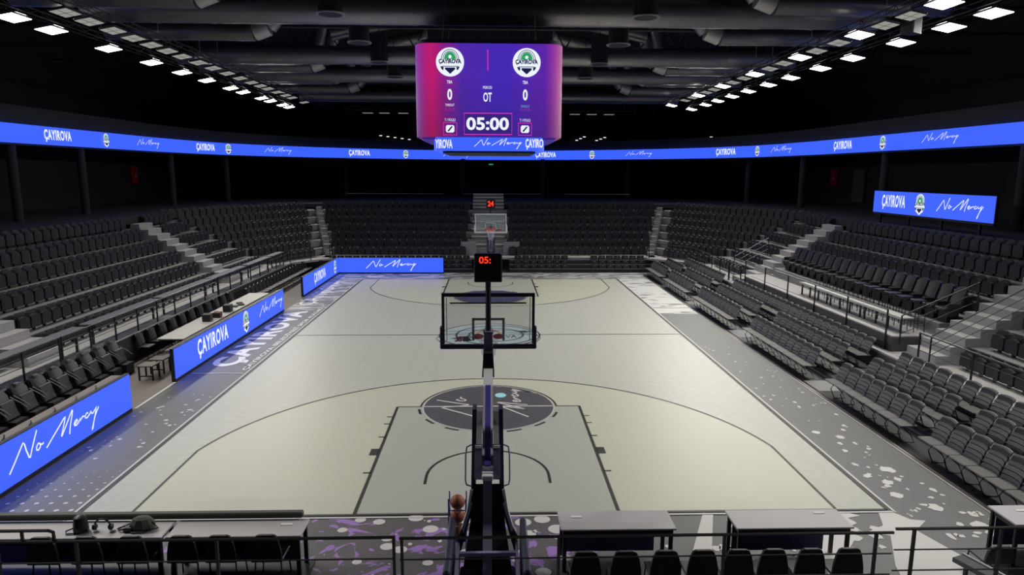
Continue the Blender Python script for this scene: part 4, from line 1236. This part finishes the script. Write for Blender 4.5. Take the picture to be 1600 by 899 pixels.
# ---------------------------------------------------------------- LED ribbon round the balcony
RZ0, RZ1 = 7.45, 8.28
half = [(20.75, -24), (20.7, 4), (20.5, 17), (20.0, 21.5), (19.2, 25.0), (17.4, 28.5), (14.5, 32.2), (11.0, 35.0), (7.0, 37.4), (3.5, 38.9), (0.0, 39.5)]
path = [(-x, y) for x, y in half] + [(x, y) for x, y in half[::-1][1:]]
rb = thing('balcony_ribbon_display', 'blue LED ribbon with repeated club name running round the whole balcony', 'LED ribbon', (0, 0, 0))
def wallstrip(P, z0, z1, th, out=1):
    mb = MB(); n = len(P); vs = []; fs = []
    for i, p in enumerate(P):
        a = Vector(P[max(i-1, 0)]); b = Vector(P[min(i+1, n-1)]); d = (b - a).normalized(); nn = Vector((-d.y, d.x)) * th
        vs += [(p[0], p[1], z0), (p[0], p[1], z1), (p[0] + nn.x, p[1] + nn.y, z1), (p[0] + nn.x, p[1] + nn.y, z0)]
    for i in range(n - 1):
        for k in range(4):
            a, b = 4*i + k, 4*i + (k+1) % 4
            fs.append((a, b, b + 4, a + 4))
    fs.append((0, 1, 2, 3)); fs.append((4*n-4, 4*n-3, 4*n-2, 4*n-1))
    return mb.add(vs, fs)
wallstrip(path, RZ0, RZ1, .12).build('screen', M['led'], rb)
balc = wallstrip([(x*1.004, y*1.002) for x, y in path], RZ0 - .08, 9.1, .5)
balc.v = [(x*1.006, y*1.004 + .02, z) for x, y, z in balc.v]
struct(balc.build('balcony_front', M['wall_dark']))
# lettering along the ribbon
def along(path, s):
    for a, b in zip(path[:-1], path[1:]):
        l = math.hypot(b[0]-a[0], b[1]-a[1])
        if s <= l: return (a[0] + (b[0]-a[0])*s/l, a[1] + (b[1]-a[1])*s/l), ((b[0]-a[0])/l, (b[1]-a[1])/l)
        s -= l
    return path[-1], (1, 0)
def s_at(target):   # arclength of the point on path seen at pixel x
    best = None; s = 0
    while s < 130:
        p, d = along(path, s); pr_ = project((p[0], p[1], 7.85))
        if pr_ and (best is None or abs(pr_[0] - target) < best[0]): best = (abs(pr_[0] - target), s)
        s += .05
    return best[1]
def facet_T(s, z):
    p, d = along(path, s)
    # local x follows the path so that it reads left to right from inside
    T = basis((p[0], p[1], z), (d[0], d[1], 0), (0, 0, 1))
    return T
lt = MB()
for px, kind in ((90, 't'), (165, 'b'), (231, 's'), (321, 't'), (356, 'b'), (434, 's'), (561, 't'), (634, 'b'), (713, 's'), (853, 't'), (925, 'b'), (998, 's'), (1134, 't'), (1184, 'b'), (1222, 's'), (1317, 't'), (1380, 'b'), (1469, 's')):
    s = s_at(px); g = MB()
    if kind == 't': text_mb(g, 'ÇAYIROVA', 0, 0, 2.0, .58, None, .035, 0, 0, 1.12)
    if kind == 's': script_mb(g, 0, 0.02, 2.5, .55, None, .10)
    if kind == 'b':
        badge(rb, facet_T(s, (RZ0 + RZ1)/2) @ Matrix.Translation((0, 0, .04)), 0, 0, .36, 0, round_disc=False)
        continue
    vv = []
    for gx, gy, gz in g.v:
        (px_, py_), (dx_, dy_) = along(path, s + gx)
        vv.append((px_ + dy_*.03, py_ - dx_*.03, (RZ0 + RZ1)/2 + gy))
    lt.add(vv, g.f)
lt.build('lettering', M['led_w'], rb)
# separate LED screen on the right bowl
bs = led_board(18.0, 5.72, 18.0, -2.0, 1.05, 'blue LED screen mounted high behind the right bowl seats', [('t', 'ÇAYIROVA', 1.55, .57, 1.75, .66), ('b', 3.45, .56, .44), ('s', 5.85, .55, 2.6, .72)], ledge=0, name='bowl_screen', group=None, z0=4.43)
for k in range(4): MB().box(.02, .1, -.6 - 2.15*k, -.52 - 2.15*k, 3.97 - 4.43, .03).build('leg', M['black'], bs)

# ---------------------------------------------------------------- shell of the hall
a = MB(); a.box(-26.2, -26, -30, 46, -.2, 15); struct(a.build('wall_left', M['wall_dark']))
a = MB(); a.box(26, 26.2, -30, 46, -.2, 15); struct(a.build('wall_right', M['wall_dark']))
a = MB(); a.box(-26, 26, 44, 44.2, -.2, 15); struct(a.build('wall_far', M['wall_black']))
a = MB(); a.box(-26, 26, -30.2, -30, -.2, 15); struct(a.build('wall_near', M['wall_black']))
a = MB(); a.box(-26.2, 26.2, -30.2, 44.2, 15, 15.2); struct(a.build('ceiling', M['ceiling']))
a = MB()
for sgn in (-1, 1): a.box(min(sgn*17.6, sgn*26), max(sgn*17.6, sgn*26), -30, 44, ZC - .3 - RISE, ZC - RISE + .02)
a.box(-17.6, 17.6, 24.2, 44, ZC - .3 - RISE, ZC - RISE - .03)
struct(a.build('concourse_floor', M['wall_dark']))
# balcony slab behind the ribbon
a = MB()
for sgn in (-1, 1): a.box(min(sgn*21.3, sgn*26), max(sgn*21.3, sgn*26), -30, 44, 7.5, 7.7)
a.box(-21, 21, 40.5, 44, 7.5, 7.7)
struct(a.build('balcony_slab', M['wall_black']))
# concourse columns
cols = [(-21.1, y) for y in (5.3, 10.4)] + [(-20.9, 19.8), (-19.7, 26.0)] + [(21.1, y) for y in (.8, 10.4)] + [(20.9, 19.6), (19.7, 26.2)] + [(-13.0, 36), (-2.6, 38), (4.8, 38), (12.4, 36)]
for x, y in cols:
    c = MB(); c.lathe([(.2, 0), (.2, 3.5)], 16); o = c.build('column', M['wall_dark'], None, True); o.location = (x, y, ZC - RISE); struct(o)
# red hose cabinets
for x, y, n, lb in ((-25.985, 24.8, '3', 'red fire hose cabinet on the left concourse wall'), (25.985, 25.1, '2', 'red fire hose cabinet on the right concourse wall')):
    t = thing('hose_cabinet', lb, 'fire cabinet', (x, y, 5.35), math.pi/2 if x < 0 else -math.pi/2, 'red hose cabinets')
    MB().bbox(-.4, .4, -.2, 0, 0, 1.25, .02).build('door', M['red_cab'], t)
    q = MB(); text_mb(q, n, 0, .55, .16, .26, basis((0, -.205, 0), (1, 0, 0), (0, 0, 1)), .03); q.build('number', M['paper'], t)
    MB().tube([(.3, -.21, .5), (.3, -.24, .55), (.3, -.24, .7), (.3, -.21, .75)], .012, 5).build('handle', M['steel'], t)
# door with white frame on the right concourse
dr = struct(MB().box(25.8, 25.9, 3.0, 6.5, ZC - RISE, ZC + 1.9).build('door_1', M['wall_black']))
q = MB(); q.box(25.72, 25.8, 3.0, 3.12, ZC - RISE, ZC + 1.95); q.box(25.72, 25.8, 3.0, 4.0, ZC + 1.9, ZC + 2.0); q.build('door_frame', M['steel'], dr)
struct(MB().box(25.8, 25.9, 20.8, 22.3, ZC - .2, ZC + 2.0).build('door_2', M['parapet_grey']))
t = thing('exit_sign', 'tiny green exit sign below the ribbon on the far wall', 'sign', (0, 44.0, 7.0))
MB().bbox(-.25, .25, -.08, 0, 0, .16, .01).build('housing', M['black'], t); MB().box(-.22, .22, -.09, -.08, .02, .14).build('sign_face', M['exit_green'], t)

# ---------------------------------------------------------------- ceiling: floodlights
def fixture(x, y, on, lb, grp, z=BRIGHT_Z, tilt=None, rz=0.0):
    t = FXP[on] if not FXU[on] else copy_tree(FXP[on])
    FXU[on] = True
    t.location = (x, y, z)
    if tilt is None: tilt = -.19 if x < 0 else .19
    t.rotation_euler = (0, tilt, rz); tag(t, lb, 'ceiling light', grp)
    return t
FXP = {}; FXU = {True: False, False: False}
for on in (True, False):
    t = thing('ceiling_floodlight' if on else 'unlit_floodlight', 'x', 'ceiling light')
    a_, b_ = (.31, .48) if on else (.27, .42)
    MB().bbox(-a_, a_, -b_, b_, .0, .08, .02).build('housing', M['truss'], t)
    MB().box(-a_ + .02, a_ - .02, -b_ + .02, b_ - .02, -.012, 0).build('diffuser', M['lamp_on'] if on else M['lamp_dim'], t)
    if not on:
        q = MB(); q.box(-.25, .25, -.01, .01, -.016, -.012); q.box(-.008, .008, -.40, .40, -.016, -.012); q.build('divider', M['truss'], t)
    MB().tube([(-.1, 0, .50), (0, 0, .07), (.1, 0, .50)], .012, 5).tube([(0, 0, .08), (0, 0, .5)], .01, 5).build('hanger', M['truss'], t)
    FXP[on] = t
def lampname(i, side): return f'bright ceiling floodlight over the {side} stand, {ORD[i+1]} in its row counting from the camera'
for i, (x, y) in enumerate(bright_left): fixture(x, y, True, lampname(i, 'left'), 'lit floodlights over the left stand')
for i, (x, y) in enumerate(bright_right): fixture(x, y, True, lampname(i, 'right'), 'lit floodlights over the right stand')
for i, (x, y) in enumerate(bright_right_in): fixture(x, y, True, f'lit floodlight among the unlit inner row on the right, {ORD[i+1]} from the camera', 'lit floodlights in the inner right row')
yl = [-3.57, -2.33, -.93, .4, 1.7, 3.0, 4.3, 5.9, 7.5, 9.2, 10.9, 12.6, 14.0, 15.3, 17.0, 18.7, 20.1, 23.0]
for i, y in enumerate(yl): fixture(-12.9, y, False, f'unlit grey floodlight in the inner left row, {ORD[i+1]} from the camera', 'unlit floodlights on the left')
yr = [-4.36, -3.0, -.04, 1.68, 4.66, 6.22, 9.42, 11.0, 14.1, 15.5, 18.3, 20.0]
for i, y in enumerate(yr): fixture(12.85, y, False, f'unlit grey floodlight in the inner right row, {ORD[i+1]} from the camera', 'unlit floodlights on the right')
for i, (px, x) in enumerate(((575, -10.0), (601, -8.66), (630, -7.13), (898, 6.9), (925, 8.3), (952, 9.73))):
    fixture(x, 31.2, False, f'unlit grey floodlight in the crosswise row beyond the scoreboard, {ORD[i+1]} from the left', 'unlit floodlights across the far end', tilt=0.0, rz=math.pi/2)
# lighting bars carrying the rows
for x, lb in ((-15.0, 'black lighting truss over the left stand'), (15.1, 'black lighting truss over the right stand'), (-12.85, 'black lighting truss left of the ducts'), (12.85, 'black lighting truss right of the ducts')):
    t = thing('lighting_truss', lb, 'truss', (x, 0, BRIGHT_Z))
    for dx, dz in ((-.18, .26), (.18, .26), (0, .5)): MB().tube([(dx, -14, dz), (dx, 30, dz)], .022, 5).build('chord', M['truss'], t)
    q = MB()
    for k in range(44):
        y = -14 + k
        q.tube([(-.18, y, .26), (0, y + .5, .5), (.18, y + 1, .26)], .012, 4)
    q.build('lacing', M['truss'], t)
    q = MB()
    for yy in (-11, -7.3, -3, 2.2, 6, 8, 12.3, 15.3, 20.5, 25.5): q.tube([(0, yy, .5), (0, yy, 3.99)], .012, 4)
    q.build('hanging_rod', M['steel'], t)
t = thing('lighting_truss', 'black crosswise lighting truss at the far end beyond the scoreboard', 'truss', (0, 31.2, BRIGHT_Z))
for dy, dz in ((-.18, .26), (.18, .26), (0, .5)): MB().tube([(-12, dy, dz), (12, dy, dz)], .022, 5).build('chord', M['truss'], t)
q = MB()
for xx in (-11, -5.5, 0, 5.5, 11): q.tube([(xx, 0, .5), (xx, 0, 3.99)], .012, 4)
q.build('hanging_rod', M['steel'], t)
# small far strip lamps
for i, (x0, z0, x1, z1, n) in enumerate(((-10.1, 9.56, -7.5, 9.23, 5), (7.6, 9.08, 8.64, 9.55, 4), (9.42, 9.09, 10.54, 9.5, 4), (20.5, 9.6, 22.0, 9.5, 2))):
    for k in range(n):
        f_ = k / max(1, n-1)
        o = MB().bbox(-.13, .13, -.05, .05, -.03, .03, .01).build('strip_lamp', M['lamp_far'])
        o.location = (.09 + (x0 + (x1-x0)*f_ - .09)*1.093, 43.95, 6.24 + (z0 + (z1-z0)*f_ - 6.24)*1.093)
        tag(o, f'tiny white strip lamp high at the far end, {ORD[k+1]} in the {["left", "centre right", "next right", "far right"][i]} cluster', 'lamp', 'tiny strip lamps at the far end')

# ---------------------------------------------------------------- ceiling: ducts, drums, trusses
for k, (y, z, r) in enumerate(((.4, 12.05, .5), (9.75, 12.0, .45), (16.6, 12.0, .45), (28.0, 12.0, .45), (-8.5, 12.1, .5))):
    t = thing('air_duct', f'thick grey round duct spanning the hall, {["in front of the scoreboard", "just behind the scoreboard", "second behind the scoreboard", "farthest across the hall", "above the near stand"][k]}', 'duct', (0, y, z), 0, 'long crosswise ducts')
    MB().tube([(-14.5, 0, 0), (14.5, 0, 0)], r, 20).build('pipe', M['duct'], t, True)
    for x in range(-14, 15, 2): MB().tube([(x - .03, 0, 0), (x + .03, 0, 0)], r + .02, 20).build('joint_band', M['duct'], t, True)
ek = 0
for sgn in (-1, 1):
    for k, y in enumerate((-6.0, -1.2, 4.5, 11.0, 13.7, 18.8, 23.8)):
        t = thing('elbow_duct', f'grey branch duct with a faceted elbow rising inward, {["left", "right"][sgn > 0]} side, {ORD[k+1]} from the camera', 'duct', (0, y, 0), 0, 'branch ducts with elbows')
        zc = 12.05; r = .36
        MB().tube([(sgn*16.0, 0, zc), (sgn*9.9, 0, zc)], r, 16).build('pipe', M['duct'], t, True)
        MB().tube([(sgn*9.9, 0, zc), (sgn*9.3, 0, zc + .22)], r + .01, 16).build('elbow_segment', M['duct_band'], t, True)
        MB().tube([(sgn*9.3, 0, zc + .22), (sgn*8.9, 0, zc + .7), (sgn*8.7, 0, zc + 1.6)], r, 16).build('riser', M['duct'], t, True)
for sgn in (-1, 1):
    for k, y in enumerate((-6.5, -1.4, 3.65, 8.72, 13.8)):
        t = thing('drum_diffuser', f'black drum air diffuser with a pale rim, {["left", "right"][sgn > 0]} line, {ORD[k+1]} from the camera', 'air diffuser', (sgn*5.37, y, 11.5), 0, 'drum diffusers under the roof')
        MB().lathe([(.42, .02), (.42, 1.2)], 20).build('drum', M['ceiling'], t, True)
        MB().tube([(0, 0, 1.2), (0, 0, 3.49)], .02, 5).build('hanger', M['truss'], t)
        MB().lathe([(.50, 0), (.50, .03), (.44, .05)], 24).build('rim', M['steel'], t, True)
        MB().lathe([(.40, -.012), (.30, -.02), (.1, -.01)], 20).build('vane', M['truss'], t)
        t2 = thing('slanted_duct', f'grey slanting supply duct above the drum, {["left", "right"][sgn > 0]} line, {ORD[k+1]} from the camera', 'duct', (sgn*5.4, y + 1.6, 12.95), 0, 'slanting ducts under the roof')
        MB().tube([(-sgn*1.6, 0, 1.0), (sgn*1.1, 0, .55), (sgn*2.6, 0, .2)], .38, 14).build('pipe', M['duct'], t2, True)
        MB().tube([(0, 0, .8), (0, 0, 2.04)], .015, 5).build('hanger', M['truss'], t2)
        MB().tube([(-sgn*1.75, 0, 1.0), (-sgn*1.55, 0, 1.0)], .44, 14).build('collar', M['duct_band'], t2, True)
for k, y in enumerate((-10, -3.8, 1.9, 6.8, 11.8, 16.8, 21.8, 26.8, 32, 37)):
    t = thing('roof_truss', f'black steel roof truss crossing the hall, {ORD[k+1]} from the camera', 'truss', (0, y, 0), 0, 'roof trusses')
    MB().tube([(-26, 0, 12.75), (26, 0, 12.75)], .07, 6).build('lower_chord', M['truss'], t)
    MB().tube([(-26, 0, 14.4), (0, 0, 14.9), (26, 0, 14.4)], .07, 6).build('upper_chord', M['truss'], t)
    q = MB()
    for j in range(-12, 12): q.tube([(2*j, 0, 12.75), (2*j + 1, 0, 14.5), (2*j + 2, 0, 12.75)], .04, 5)
    q.build('lacing', M['truss'], t)

t = thing('ceiling_speaker', 'square dark loudspeaker box hanging beside the inner right lamp row', 'speaker', (13.6, -3.2, 11.0), .6)
MB().bbox(-.3, .3, -.2, .2, -.3, .3, .02).build('cabinet', M['truss'], t)
MB().box(-.26, .26, -.21, -.2, -.26, .26).build('grille', M['parapet_grey'], t)
MB().tube([(0, 0, .3), (0, 0, 3.99)], .015, 5).build('hanger', M['truss'], t)
t = thing('round_spotlight', 'small round grey spotlight hanging left of the nearest lit floodlights', 'spotlight', (-17.2, -1.0, 10.9), .5)
MB().lathe([(.20, 0), (.2, .08), (.12, .3), (.05, .35)], 18, Matrix.Rotation(math.pi/2, 4, 'X') @ Matrix.Rotation(math.pi, 4, 'X')).build('lamp_head', M['truss'], t, True)
MB().lathe([(.17, -.005), (.21, -.01), (.21, .01), (.17, .012)], 18, Matrix.Rotation(math.pi/2, 4, 'X')).build('rim', M['steel'], t)
MB().tube([(0, 0, .15), (0, 0, 4.09)], .015, 5).build('hanger', M['truss'], t)
